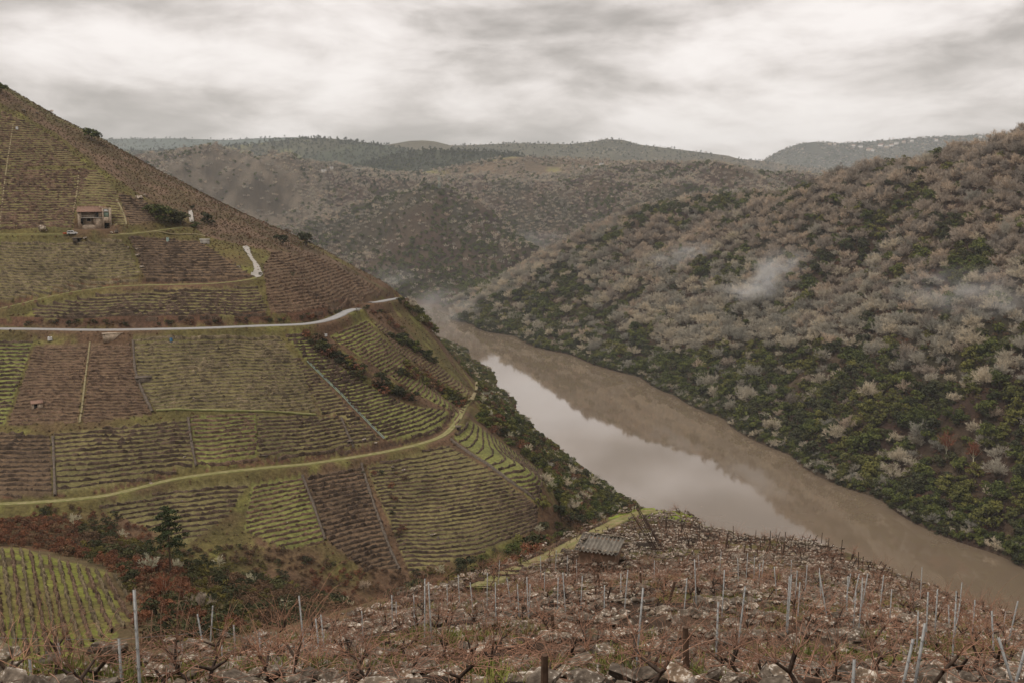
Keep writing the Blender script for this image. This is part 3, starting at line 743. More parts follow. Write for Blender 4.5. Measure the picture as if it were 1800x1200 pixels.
def leaf_quads(r, n, lobes, size, flat=0.5, inner=0.55):
    lo = np.asarray(lobes, float); w = (lo[:, 3] * lo[:, 4] * lo[:, 5]) ** 0.67; w /= w.sum()
    k = r.choice(len(lo), n, p=w); d = r.normal(size=(n, 3)); d /= np.linalg.norm(d, axis=1, keepdims=True)
    d[:, 2] = np.where(d[:, 2] < -0.35, -d[:, 2], d[:, 2])
    rad = r.uniform(inner, 1.04, n) ** 0.6
    c = lo[k, :3] + d * lo[k, 3:6] * rad[:, None]
    nrm = d + r.normal(size=(n, 3)) * flat; nrm /= np.linalg.norm(nrm, axis=1, keepdims=True)
    a = r.normal(size=(n, 3)); u = np.cross(nrm, a); u /= np.linalg.norm(u, axis=1, keepdims=True) + 1e-9; v = np.cross(nrm, u)
    s = size * r.uniform(0.55, 1.35, n)[:, None]; e = r.uniform(0.5, 1.0, n)[:, None]
    V = np.stack([c + u * s, c + v * s * e, c - u * s * 0.9, c - v * s * e], 1).reshape(-1, 3)
    Fq = np.arange(n * 4).reshape(-1, 4)
    return V, Fq
def lobes_for(r, H, W, n, low=0.3):
    out = []
    for i in range(n):
        a = r.uniform(0, 6.28); q = math.sqrt(r.uniform(0.05, 1)) * W * 0.36
        z = H * r.uniform(low, 0.8) * (1 - 0.25 * (q / (W * 0.36)) ** 2); s = W * r.uniform(0.16, 0.27)
        out.append((math.cos(a) * q, math.sin(a) * q, z, s, s * r.uniform(.8, 1.1), s * r.uniform(.6, .85)))
    return out
def leaf_mat(name, c1, c2, var=0.35, sc=0.8, rough=0.75):
    t = NT(name); n = t.noise(sc, 3, 0.6)
    c = t.ramp(n, [(0.35, tuple(c1)), (0.65, tuple(c2))])
    f = t.ramp(t.rand(), [(0.0, (1 - var, 1 - var * .9, 1 - var * .8)), (0.5, (1, 1, 1)), (1.0, (1 + var, 1 + var * .8, 1 + var * .5))])
    t.color(t.mix(1.0, c, f, 'MULTIPLY')); t.b.inputs['Roughness'].default_value = rough
    return t.m
ML = {
 'oak': leaf_mat('evergreen_leaf', C(52, 60, 33), C(98, 103, 50)),
 'oak2': leaf_mat('olive_leaf', C(66, 68, 36), C(112, 110, 56)),
 'dark': leaf_mat('dark_leaf', C(44, 48, 33), C(80, 80, 52)),
 'twig': leaf_mat('lichen_twig', C(154, 146, 131), C(206, 197, 179), 0.36),
 'twigb': leaf_mat('brown_twig', C(150, 136, 121), C(198, 182, 165), 0.34),
 'twigw': leaf_mat('pale_lichen_twig', C(168, 164, 138), C(214, 208, 182), 0.15),
 'twigr': leaf_mat('russet_twig', C(118, 74, 56), C(150, 98, 74), 0.2),
 'rust': leaf_mat('rust_bracken', C(92, 61, 47), C(132, 91, 67), 0.25),
 'olive': leaf_mat('broom_leaf', C(70, 66, 38), C(112, 104, 54), 0.3),
 'brownsh': leaf_mat('dry_scrub', C(76, 60, 46), C(118, 94, 72), 0.25),
 'bark': leaf_mat('tree_bark', C(70, 60, 52), C(108, 96, 84), 0.2),
 'pine': leaf_mat('pine_needle', C(40, 48, 32), C(70, 80, 50), 0.2),
}
PROTO = {}
def reg(name, trunk, crown, H, tm, cm):
    tv, tf = trunk; cv, cf = crown
    mt = mesh_from(name + '_trunk', tv, tf, tm); mc = mesh_from(name + '_crown', cv, cf, cm)
    mj = mesh_from(name + '_whole', np.vstack([tv, cv]), np.vstack([tf, cf + len(tv)]), None, False, None, [tm, cm],
                   np.r_[np.zeros(len(tf)), np.ones(len(cf))])
    PROTO[name] = dict(trunk=mt, crown=mc, joined=mj, H=H)
def make_protos():
    for i in range(4):
        t, c = bare_segs(20 + i, 11.0, nl=9 + i % 2, nb=8, ntw=22, twr=0.036, spread=1.15); reg('bare%d' % i, tubes(t, 5), tubes(c), 11, ML['bark'], ML['twig'])
        t, c = bare_segs(40 + i, 10.0, nl=9, nb=8, ntw=22, twr=0.035, spread=1.1); reg('bareb%d' % i, tubes(t, 5), tubes(c), 10, ML['bark'], ML['twigb'])
    for i in range(2):
        t, c = bare_segs(60 + i, 8.0, nl=7, nb=6, ntw=11, twr=0.05); reg('barew%d' % i, tubes(t, 5), tubes(c), 8, ML['twigw'], ML['twigw'])
        t, c = bare_segs(64 + i, 11.0, nl=7, nb=6, ntw=13, twr=0.05, spread=0.6); reg('barer%d' % i, tubes(t, 5), tubes(c), 11, ML['twigw'], ML['twigr'])
        t, c = bare_segs(70 + i, 10.0, nl=7, nb=4, ntw=5, twr=0.12, spread=1.1); reg('farb%d' % i, tubes(t, 3), tubes(c), 10, ML['bark'], ML['twigb'])
        t, c = bare_segs(74 + i, 10.0, nl=7, nb=4, ntw=5, twr=0.12, spread=1.1); reg('fart%d' % i, tubes(t, 3), tubes(c), 10, ML['bark'], ML['twig'])
    def ev(nm, seed, H, W, nl, n, size, mat, low=0.14):
        r = np.random.default_rng(seed)
        tr = [(0, 0, -.5, 0.1, 0, H * .3, .24 * H / 8, .18 * H / 8)]
        for k in range(4):
            a = k * 1.6 + r.uniform(0, .6); tr.append((0.1, 0, H * .28, math.cos(a) * W * .26, math.sin(a) * W * .26, H * .6, .15 * H / 8, .05))
        reg(nm, tubes(tr, 5), leaf_quads(r, n, lobes_for(r, H, W, nl, low), size), H, ML['bark'], ML[mat])
    for i in range(3):
        ev('oak%d' % i, 80 + i, 8, 8.5, 11, 620, 0.42, 'oak'); ev('olv%d' % i, 90 + i, 7, 7.5, 9, 520, 0.40, 'oak2'); ev('dark%d' % i, 100 + i, 7.5, 8, 10, 560, 0.42, 'dark')
    for i in range(2):
        ev('faro%d' % i, 110 + i, 9, 9, 6, 150, 0.95, 'oak', .35); ev('farp%d' % i, 114 + i, 13, 8, 6, 150, 1.0, 'pine', .45)
        ev('shr%d' % i, 120 + i, 2.2, 2.8, 8, 380, 0.13, 'rust', .1); ev('sho%d' % i, 124 + i, 2.4, 2.8, 8, 380, 0.13, 'olive', .1)
        ev('shd%d' % i, 128 + i, 2.6, 3.0, 9, 420, 0.14, 'dark', .1); ev('shb%d' % i, 132 + i, 2.0, 2.8, 8, 360, 0.13, 'brownsh', .1)
make_protos()

PROTO_COL = {}
def proto_collection(names):
    key = '_'.join(names)
    if key not in PROTO_COL:
        c = bpy.data.collections.new('models_' + names[0])
        for k, n in enumerate(names):
            o = bpy.data.objects.new('model_%02d_%s' % (k, n), PROTO[n]['joined']); c.objects.link(o)
        PROTO_COL[key] = c
    return PROTO_COL[key]
def scatter_stuff(name, names, pts, scl, rot, idx, label):
    """one object that carries a whole mass of plants: points with geometry-node instances"""
    if not len(pts): return
    me = bpy.data.meshes.new(name); me.vertices.add(len(pts)); me.vertices.foreach_set('co', np.asarray(pts, np.float32).ravel())
    for nm, ty, arr in (('scl', 'FLOAT', scl), ('rot', 'FLOAT', rot), ('pick', 'INT', idx)):
        a = me.attributes.new(nm, ty, 'POINT'); a.data.foreach_set('value', np.asarray(arr, np.float32 if ty == 'FLOAT' else np.int32))
    o = add(name, me, label=label, kind='stuff')
    ng = bpy.data.node_groups.new(name + '_nodes', 'GeometryNodeTree')
    ng.interface.new_socket('Geometry', in_out='INPUT', socket_type='NodeSocketGeometry')
    ng.interface.new_socket('Geometry', in_out='OUTPUT', socket_type='NodeSocketGeometry')
    N = ng.nodes; L = ng.links
    gi = N.new('NodeGroupInput'); go = N.new('NodeGroupOutput')
    ci = N.new('GeometryNodeCollectionInfo'); ci.inputs['Collection'].default_value = proto_collection(names)
    ci.inputs['Separate Children'].default_value = True; ci.inputs['Reset Children'].default_value = True
    mp = N.new('GeometryNodeMeshToPoints'); ip = N.new('GeometryNodeInstanceOnPoints'); ip.inputs['Pick Instance'].default_value = True
    def named(nm, ty):
        a = N.new('GeometryNodeInputNamedAttribute'); a.data_type = ty; a.inputs['Name'].default_value = nm; return a.outputs['Attribute']
    cb = N.new('ShaderNodeCombineXYZ'); L.new(named('rot', 'FLOAT'), cb.inputs[2])
    L.new(gi.outputs[0], mp.inputs[0]); L.new(mp.outputs[0], ip.inputs['Points']); L.new(ci.outputs[0], ip.inputs['Instance'])
    L.new(named('pick', 'INT'), ip.inputs['Instance Index']); L.new(cb.outputs[0], ip.inputs['Rotation']); L.new(named('scl', 'FLOAT'), ip.inputs['Scale'])
    L.new(ip.outputs[0], go.inputs[0])
    md = o.modifiers.new('scatter', 'NODES'); md.node_group = ng
    return o

def visible(X, Y, Z, tol=0.04):
    px, py = project(X, Y, Z)
    hit = cast(HD, px, py, 14.0)
    return (px > -60) & (px < 1860) & (py < 1230) & (hit[:, 1] > Y * (1 - tol) - 3)

def plant_mass(kind, names, X, Y, scl, n_single, name, labels, cat, group, stuff_name, stuff_label, sink=0.0):
    """the plants that show largest become things of their own (trunk + crown), the rest one mass"""
    n = len(X)
    if n == 0: return
    Z = gz(X, Y) - sink * scl; H = PROTO[names[0]]['H']
    vis = visible(X, Y, Z + 0.8 * H * scl)
    X, Y, Z, scl = X[vis], Y[vis], Z[vis], scl[vis]; n = len(X)
    rot = rng.uniform(0, 6.28, n); idx = rng.integers(0, len(names), n)
    px, py = project(X, Y, Z)
    inside = (px > 5) & (px < 1795) & (py < 1190)
    size = np.where(inside, scl * H / Y, 0)
    order = np.argsort(-size); single = order[:n_single]; rest = order[n_single:]
    single = [i for i in single if size[i] > 0]
    for i in single:
        pr = PROTO[names[idx[i]]]
        lab = labels(px[i], py[i], X[i], Y[i]) if callable(labels) else labels
        o = thing(name, lab, cat, (X[i], Y[i], Z[i]), rot[i], group); o.scale = (scl[i],) * 3
        add('trunk', pr['trunk'], o); add('crown', pr['crown'], o)
    if len(rest) and stuff_name:
        scatter_stuff(stuff_name, names, np.c_[X, Y, Z][rest], scl[rest], rot[rest], idx[rest], stuff_label)

def jitter_grid(x0, x1, y0, y1, s):
    xs = np.arange(x0, x1, s); ys = np.arange(y0, y1, s); XX, YY = np.meshgrid(xs, ys)
    X = (XX + rng.uniform(-.48, .48, XX.shape) * s).ravel(); Y = (YY + rng.uniform(-.48, .48, XX.shape) * s).ravel()
    return X, Y
def any_poly(px, py, polys):
    r = np.zeros(px.shape, bool)
    for p in polys: r |= in_poly(px, py, p)
    return r

def build_right_woods():
    X, Y = jitter_grid(-80, 760, 240, 1440, 6.4)
    ok = (np.abs(X / Y) < 0.62) & (zone_of(X, Y) == 2); X, Y = X[ok], Y[ok]
    Z = gz(X, Y); ok = Z > 1.0; X, Y, Z = X[ok], Y[ok], Z[ok]
    px, py = project(X, Y, Z)
    cl = 0.5 + 0.5 * fbm(X, Y, 42, 3, 201); fine = rng.uniform(0, 1, len(X))
    sh = dist_poly(X, Y, SHORE)
    pe = np.full(len(X), 0.11) + 0.85 * sstep(.60, .68, cl)
    pe = np.where(sh < 38, 0.85, pe)
    pe = np.where(in_poly(px, py, [(1120,670),(1180,640),(1260,612),(1480,612),(1560,650),(1640,690),(1800,690),(1860,720),(1860,1010),(1740,985),(1500,890),(1280,770)]), 0.88, pe)
    pe = np.where(in_poly(px, py, [(1100,362),(1200,338),(1430,318),(1425,345),(1330,362),(1250,385),(1130,385)]), 0.75, pe)
    pe = np.where(any_poly(px, py, [[(1480,420),(1620,335),(1640,360),(1510,430)], [(1550,500),(1660,395),(1680,420),(1590,500)], [(1390,520),(1470,420),(1480,440),(1420,530)], [(870,560),(960,470),(1010,470),(1060,560),(1130,640),(1120,670)]]), 0.8, pe)
    pn = np.full(len(X), 0.05)
    pn = np.where(any_poly(px, py, [[(1590,500),(1700,470),(1800,480),(1860,640),(1700,600),(1640,560)], [(1690,790),(1860,760),(1860,1000),(1720,960)]]), 0.4, pn)
    pn = np.where(any_poly(px, py, [[(1110,385),(1240,365),(1210,410),(1100,420)], [(1620,700),(1800,700),(1800,760),(1640,760)]]), 0.4, pn)
    ever = fine < pe; none = rng.uniform(0, 1, len(X)) < pn; none |= (sh < 2)
    sizes = np.clip(np.exp(rng.normal(-.06, .26, len(X))), .5, 1.6)
    lichen = sstep(330, 640, py) * 0.8 + 0.5 * fbm(X, Y, 55, 3, 207) + 0.2 * rng.normal(size=len(X)) > 0.45
    def lab(kind):
        def f(a, b, x, y):
            h = float(gz(x, y)); s_ = dist_poly(np.array([x]), np.array([y]), SHORE)[0]
            v = 'at the water edge' if s_ < 16 else ('low on the right slope' if h < 70 else ('halfway up the right slope' if h < 125 else 'high on the right slope'))
            q = 'near the right edge' if a > 1680 else ('below the two russet trees' if 1600 < a and b > 830 else ('opposite the spur end' if a > 1500 else ('opposite the steep green plot' if a > 1300 else ('where the river narrows' if a > 1100 else 'towards the river bend'))))
            return '%s %s, %s' % (kind, v, q)
        return f
    e1 = ever & ~none & (hash2(np.floor(X / 15), np.floor(Y / 15), 9) > .35); e2 = ever & ~none & ~e1
    plant_mass('oak', ['oak0','oak1','oak2','dark0','dark1'], X[e1], Y[e1], sizes[e1] * 1.22, 210, 'evergreen_oak', lab('dark green rounded oak'), 'tree', 'evergreen oaks on the right bank', 'evergreen_wood', 'dark evergreen woods on the right bank', .05)
    plant_mass('olv', ['olv0','olv1','olv2'], X[e2], Y[e2], sizes[e2] * 1.3, 90, 'olive_green_tree', lab('lighter olive green tree'), 'tree', 'olive green trees on the right bank', 'olive_green_wood', 'olive green trees of the right bank', .05)
    b = ~ever & ~none
    # leafless trees: an upper storey every second cell
    b1 = b & lichen; b2 = b & ~lichen
    plant_mass('bare', ['bare0','bare1','bare2','bare3'], X[b1], Y[b1], sizes[b1] * 1.1, 200, 'leafless_tree', lab('pale grey leafless tree'), 'tree', 'pale leafless trees on the right slope', 'leafless_wood', 'pale grey leafless woods on the right slope')
    plant_mass('bareb', ['bareb0','bareb1','bareb2','bareb3'], X[b2], Y[b2], sizes[b2] * 1.1, 100, 'brown_leafless_tree', lab('brownish leafless tree'), 'tree', 'brown leafless trees near the top of the right slope', 'brown_leafless_wood', 'brown leafless woods near the top of the right slope')
    # thicket hanging over the water line
    X, Y = jitter_grid(-80, 420, 260, 1420, 2.8); ok = (np.abs(X / Y) < 0.6) & (zone_of(X, Y) == 2); X, Y = X[ok], Y[ok]; Z = gz(X, Y); ok = (Z > .15) & (Z < 5.5); X, Y, Z = X[ok], Y[ok], Z[ok]
    v = visible(X, Y, Z + 3); X, Y, Z = X[v], Y[v], Z[v]; n = len(X)
    scatter_stuff('shore_thicket', ['oak0','dark1','olv0','dark2','bare0'], np.c_[X, Y, Z - .3], rng.uniform(.35, .8, n), rng.uniform(0, 6.28, n), rng.choice([0, 0, 1, 1, 2, 3, 4], n), 'dark thicket overhanging the water on the right bank')
    # low scrub between the trees
    X, Y = jitter_grid(-80, 560, 260, 1000, 5.2)
    ok = (np.abs(X / Y) < 0.6) & (zone_of(X, Y) == 2); X, Y = X[ok], Y[ok]; ok = gz(X, Y) > 0.6; X, Y = X[ok], Y[ok]
    Z = gz(X, Y); vis = visible(X, Y, Z + 2); X, Y, Z = X[vis], Y[vis], Z[vis]
    n = len(X); scatter_stuff('undergrowth', ['shb0','shr0','sho0','shb1'], np.c_[X, Y, Z - .3], rng.uniform(.7, 1.7, n), rng.uniform(0, 6.28, n), rng.integers(0, 4, n), 'brown and rust undergrowth on the right slope')

def build_far_woods():
    X, Y = jitter_grid(-900, 1150, 1425, 2720, 9.5)
    ok = (np.abs(X / Y) < 0.6) & (zone_of(X, Y) == 2); X, Y = X[ok], Y[ok]
    Z = gz(X, Y); ok = Z > 2; X, Y, Z = X[ok], Y[ok], Z[ok]
    px, py = project(X, Y, Z)
    vin = any_poly(px, py, [[(622,440),(655,395),(700,350),(745,335),(775,345),(757,380),(720,430),(690,455)]])
    rock = any_poly(px, py, [[(290,300),(360,268),(470,275),(540,330),(500,400),(380,380)]])
    cl = 0.5 + 0.5 * fbm(X, Y, 70, 3, 231)
    low = sstep(420, 520, py)
    econe = in_poly(px, py, [(760,335),(800,345),(870,380),(935,425),(945,470),(900,530),(690,530),(640,500),(690,455),(740,400),(775,345)])
    pe = 0.12 + 0.55 * sstep(.52, .68, cl) + 0.25 * low + 0.38 * econe
    u = rng.uniform(0, 1, len(X)); none = (vin & (u < .5)) | (rock & (u < .75)) | (rng.uniform(0, 1, len(X)) < .06)
    e = (rng.uniform(0, 1, len(X)) < pe)
    kind = np.where(e, rng.integers(0, 2, len(X)), np.where(rng.uniform(0, 1, len(X)) < .5 + .3 * low, rng.integers(2, 4, len(X)), rng.integers(4, 6, len(X))))
    pine = e & in_poly(px, py, [(480,290),(560,300),(640,310),(720,320),(760,320),(690,340),(600,330)]); kind = np.where(pine, 6, kind)
    pts = np.c_[X, Y, Z - 0.6]
    vis = visible(X, Y, Z + 8) & ~none
    sc = rng.uniform(.7, 1.25, len(X))
    scatter_stuff('far_wood', ['faro0','faro1','fart0','fart1','farb0','farb1','farp0'], pts[vis], sc[vis], rng.uniform(0, 6.28, vis.sum()), kind[vis], 'mixed winter woods on the hills beyond the river bend')
    k = vin & (rng.uniform(0, 1, len(X)) < .9); n = int(k.sum()); scatter_stuff('far_vineyard', ['shb0','shd0','sho0'], pts[k], rng.uniform(.6, 1.3, n), rng.uniform(0, 6.28, n), rng.integers(0, 3, n), 'dark abandoned vineyard scrub on the cone hill')
    # woods on the ridges of the skyline
    for nm, n, pick, sc_ in (('ridge_pine', 5200, [6, 6, 0], 1.1), ('ridge_dark', 2400, [6, 6, 0], 1.0), ('ridge_long', 4200, [6, 0, 4], 1.1), ('plateau_village', 3400, [0, 4, 4, 2], 1.0), ('mountain_village', 9000, [0, 2, 0, 4], 1.5), ('plateau_far', 1400, [6, 0], 1.4), ('ridge_round', 500, [4, 0], 1.0)):
        prof = RIDGE_DATA[nm][0]
        px = rng.uniform(max(prof[0, 0], -60), min(prof[-1, 0], 1860), n); t = rng.uniform(0, 1, n) ** 1.7 * 0.75
        x, y, z = ridge_point(nm, px, t)
        k = rng.choice(pick, n); keep = (0.5 + 0.5 * fbm(x, y, 160, 3, 300)) > .3
        if nm in ('ridge_round',): keep &= t > .3
        scatter_stuff('wood_' + nm, ['faro0','faro1','fart0','fart1','farb0','farb1','farp0'], np.c_[x, y, z - 1][keep], (rng.uniform(.7, 1.3, n) * sc_)[keep], rng.uniform(0, 6.28, n)[keep], k[keep], 'distant woods on the %s' % {'ridge_pine': 'pine ridge', 'ridge_dark': 'dark pine rise', 'ridge_long': 'long skyline ridge', 'plateau_village': 'brown plateau', 'mountain_village': 'grey village mountain', 'plateau_far': 'farthest plateau', 'ridge_round': 'rounded skyline hill'}[nm])
# ---------------------------------------------------------------- tracks, walls and buildings on the vineyard hill
def ribbon(name, ln, half, mat, lift=0.12, skirt=0.5, parent=None, **kw):
    d = np.gradient(ln[:, :2], axis=0); d /= np.linalg.norm(d, axis=1, keepdims=True) + 1e-9; nx, ny = -d[:, 1], d[:, 0]
    wob = half * (1 + 0.10 * fbm(ln[:, 0], ln[:, 1], 6, 2, 33))
    rows = []
    for s, dz in ((-1, -skirt), (-1, 0), (-0.5, 0.02), (0, 0.0), (0.5, 0.02), (1, 0), (1, -skirt)):
        rows.append(np.c_[ln[:, 0] + nx * wob * s, ln[:, 1] + ny * wob * s, ln[:, 2] + lift + dz])
    n = len(ln); V = np.stack(rows, 1).reshape(-1, 3); m = 7; b = (np.arange(n - 1) * m)[:, None]; k = np.arange(m - 1)
    Q = np.stack([b + k, b + k + 1, b + m + k + 1, b + m + k], -1).reshape(-1, 4)
    tint = np.tile(np.array([(.86, .95, .8), (.86, .95, .8), (1.16, 1.08, 1.12), (.84, .93, .76), (1.16, 1.08, 1.12), (.86, .95, .8), (.8, .85, .75)]), (n, 1))
    return add(name, mesh_from(name, V, Q, mat, False, tint), parent, **kw)
def img_line(img, near=150.0, step=1.5, lift=0.0, grid=None):
    a = np.array(img, float); g = cast(HD if grid is None else grid, a[:, 0], a[:, 1], near); ln = smooth_line(g, step); ln[:, 2] = gz(ln[:, 0], ln[:, 1]) + lift
    return ln
def grassy_track_mat():
    t = NT('grass_track'); c = t.ramp(t.noise(0.5, 5, 0.7), [(0.35, tuple(C(112, 110, 68))), (0.52, tuple(C(130, 124, 86))), (0.7, tuple(C(150, 138, 108)))])
    t.color(t.mix(1.0, c, t.attr('Col'), 'MULTIPLY')); return t.m
M_ASPH = simple('asphalt', tuple(C(150, 148, 146)), .8, .12, .6); M_TRACK = grassy_track_mat()
M_CONC = simple('pale_concrete', tuple(C(164, 158, 150)), .85, .08, .5); M_DIRT = simple('pale_dirt', tuple(C(132, 121, 92)), .9, .25, 1.2)
M_STONE = simple('granite_wall', tuple(C(166, 149, 130)), .9, .35, 1.6); M_STONE_D = simple('dark_field_stone', tuple(C(98, 88, 78)), .9, .4, 1.4)
M_TERRA = simple('terracotta', tuple(C(138, 110, 95)), .85, .3, 2.0); M_WHITE = simple('white_paint', tuple(C(214, 214, 212)), .45, .05, 2.0)
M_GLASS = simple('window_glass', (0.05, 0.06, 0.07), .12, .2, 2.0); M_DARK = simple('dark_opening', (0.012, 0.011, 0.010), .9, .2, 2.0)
M_RUBBER = simple('black_rubber', (0.02, 0.02, 0.02), .8, .1); M_ORANGE = simple('orange_paint', tuple(C(170, 80, 48)), .6, .15)
M_GREENM = simple('weathered_green_metal', tuple(C(158, 178, 170)), .5, .15, 1.0); M_BLUE = simple('blue_plastic', tuple(C(86, 130, 164)), .5, .1)
M_WOODD = simple('dark_old_wood', tuple(C(62, 50, 44)), .9, .35, 6.0); M_FRAME = simple('pale_frame', tuple(C(176, 170, 160)), .6, .08)
M_SKYGLASS = simple('pale_green_glass', tuple(C(142, 164, 150)), .15, .1)

def box(x0, x1, y0, y1, z0, z1):
    V = [(x0,y0,z0),(x1,y0,z0),(x1,y1,z0),(x0,y1,z0),(x0,y0,z1),(x1,y0,z1),(x1,y1,z1),(x0,y1,z1)]
    return V, [(0,3,2,1),(4,5,6,7),(0,1,5,4),(1,2,6,5),(2,3,7,6),(3,0,4,7)]
def join(parts):
    V, Fq = [], []
    for v, f in parts:
        o = len(V); V += [tuple(p) for p in v]; Fq += [tuple(i + o for i in q) for q in f]
    return V, Fq
def part(name, geo, mat, parent, label=None):
    if isinstance(geo, list): geo = join(geo)
    o = add(name, mesh_from(name, geo[0], geo[1], mat), parent)
    if label: o['label'] = label
    return o
def facing(p):                                    # heading that turns a model's front (-y) to the viewpoint
    return math.atan2(-p[0], p[1]) 

def build_tracks():
    ribbon('road', BENCH['road'][0], 2.3, M_ASPH, .14, .6, label='grey paved road crossing the vineyard hill', kind='structure')
    ribbon('road', BENCH['road_beyond'][0], 2.2, M_ASPH, .16, .6, label='far stretch of the paved road round the hill nose', kind='structure')
    ribbon('path', BENCH['track'][0], 1.35, M_TRACK, .12, .5, label='grassy track curving across the lower vineyard hill', kind='structure')
    ribbon('path', BENCH['track_house'][0], 1.1, M_TRACK, .12, .5, label='grassy track passing below the stone house', kind='structure')
    ribbon('path', BENCH['track_upper'][0], .9, M_TRACK, .12, .5, label='green ledge path between the upper vineyard plots', kind='structure')
    ribbon('path', img_line([(210,412),(290,409),(345,412),(362,416)]), .8, M_DIRT, .2, .4, label='pale footpath leading to the little hut', kind='structure')
    ribbon('path', img_line([(334,371),(336,380),(337,391)]), .9, M_CONC, .3, .5, label='short pale concrete ramp beside the evergreen clump', kind='structure')
    ribbon('path', smooth_line([(q[0], q[1], float(gz(q[0], q[1]))) for q in (P(479,402,508), P(476,408,498), P(473,416,488))], 1.5), 1.3, M_DIRT, .3, .5, label='pale two rut track near the hill crest', kind='structure')
    ribbon('path', img_line([(826,704),(835,690),(842,660),(838,650),(828,646)]), 1.2, M_DIRT, .3, .5, label='dirt path continuing below the hill nose', kind='structure')
    ribbon('path', img_line([(158,602),(152,650),(146,700),(140,743)]), .32, M_DIRT, .3, .5, label='narrow pale stair strip between two brown plots', kind='structure')
    ribbon('path', img_line([(205,352),(215,370),(221,388),(222,396)]), .35, M_DIRT, .25, .5, label='pale wall strip right of the stone house', kind='structure')
    ribbon('path', img_line([(23,220),(17,260),(11,300),(4,360),(0,400)]), .28, M_DIRT, .25, .4, label='pale steep strip through the top left vineyard', kind='structure')
    ribbon('path', img_line([(139,300),(135,340),(128,380)]), .28, M_DIRT, .25, .4, label='faint steep strip left of the stone house', kind='structure')
    ribbon('path', img_line([(275,719),(330,718),(400,720),(470,721),(555,727)]), .9, M_TRACK, .2, .5, label='yellow green grass ledge across the middle of the hill', kind='structure')
    ribbon('path', BENCH['spur_path'][0], .8, M_TRACK, .08, .4, label='grassy path down the left side of the stony spur', kind='structure')
    # dry stone boundary walls running up the slope
    for im, lab in (([(331,735),(337,780),(345,820)], 'thin stone boundary wall left of the green middle plot'), ([(600,735),(612,765),(622,788)], 'short stone boundary wall below the rail line'),
                    ([(636,815),(655,880),(680,950),(703,1002)], 'long stone boundary wall right of the dark striped plot'), ([(93,768),(95,820),(97,872)], 'stone boundary wall near the left end of the grass track'),
                    ([(793,772),(850,812),(900,848),(950,888)], 'stone boundary wall below the steep green plot'), ([(532,836),(552,890),(572,950)], 'stone boundary wall left of the dark striped plot'),
                    ([(234,600),(240,660),(268,724)], 'stone boundary wall beside the ruined stone hut'), ([(0,600),(56,604),(30,680),(10,748)], None)):
        if lab is None: continue
        ln = img_line(im); d = np.gradient(ln[:, :2], axis=0); d /= np.linalg.norm(d, axis=1, keepdims=True); V = []
        for i, p in enumerate(ln):
            r = .35 + .25 * hash2(np.array(i), np.array(3), 5); hh = .55 + .5 * float(hash2(np.array(i), np.array(7), 5))
            nx, ny = -d[i, 1], d[i, 0]
            for s, z in ((-1, -.2), (-.8, hh), (.8, hh * .9), (1, -.2)): V.append((p[0] + nx * r * s, p[1] + ny * r * s, p[2] + z))
        n = len(ln); b = (np.arange(n - 1) * 4)[:, None]; k = np.arange(3)
        Q = np.stack([b + k, b + k + 1, b + 5 + k, b + 4 + k], -1).reshape(-1, 4)
        add('boundary_wall', mesh_from('boundary_wall', V, Q, M_STONE_D), label=lab, cat='wall')
    # concrete ramp: a draped slab
    poly = [(425,433),(437,432),(444,452),(456,467),(463,484),(453,488),(438,482),(447,474),(443,460),(434,446)]
    g = cast(HD, [p[0] for p in poly], [p[1] for p in poly], 200.0); xs = np.arange(g[:, 0].min() - 2, g[:, 0].max() + 2, .55); ys = np.arange(g[:, 1].min() - 2, g[:, 1].max() + 2, .8)
    XX, YY = np.meshgrid(xs, ys); ZZ = gz(XX, YY) + .28; px, py = project(XX, YY, ZZ); ins = in_poly(px, py, poly)
    idx = np.arange(XX.size).reshape(XX.shape); Q = np.stack([idx[:-1, :-1], idx[:-1, 1:], idx[1:, 1:], idx[1:, :-1]], -1).reshape(-1, 4); Q = Q[ins.ravel()[Q].sum(1) >= 3]
    u, inv = np.unique(Q, return_inverse=True)
    add('pavement', mesh_from('pavement', np.c_[XX.ravel(), YY.ravel(), ZZ.ravel()][u], inv.reshape(-1, 4), M_CONC), label='bent pale concrete ramp on the hill nose', kind='structure')

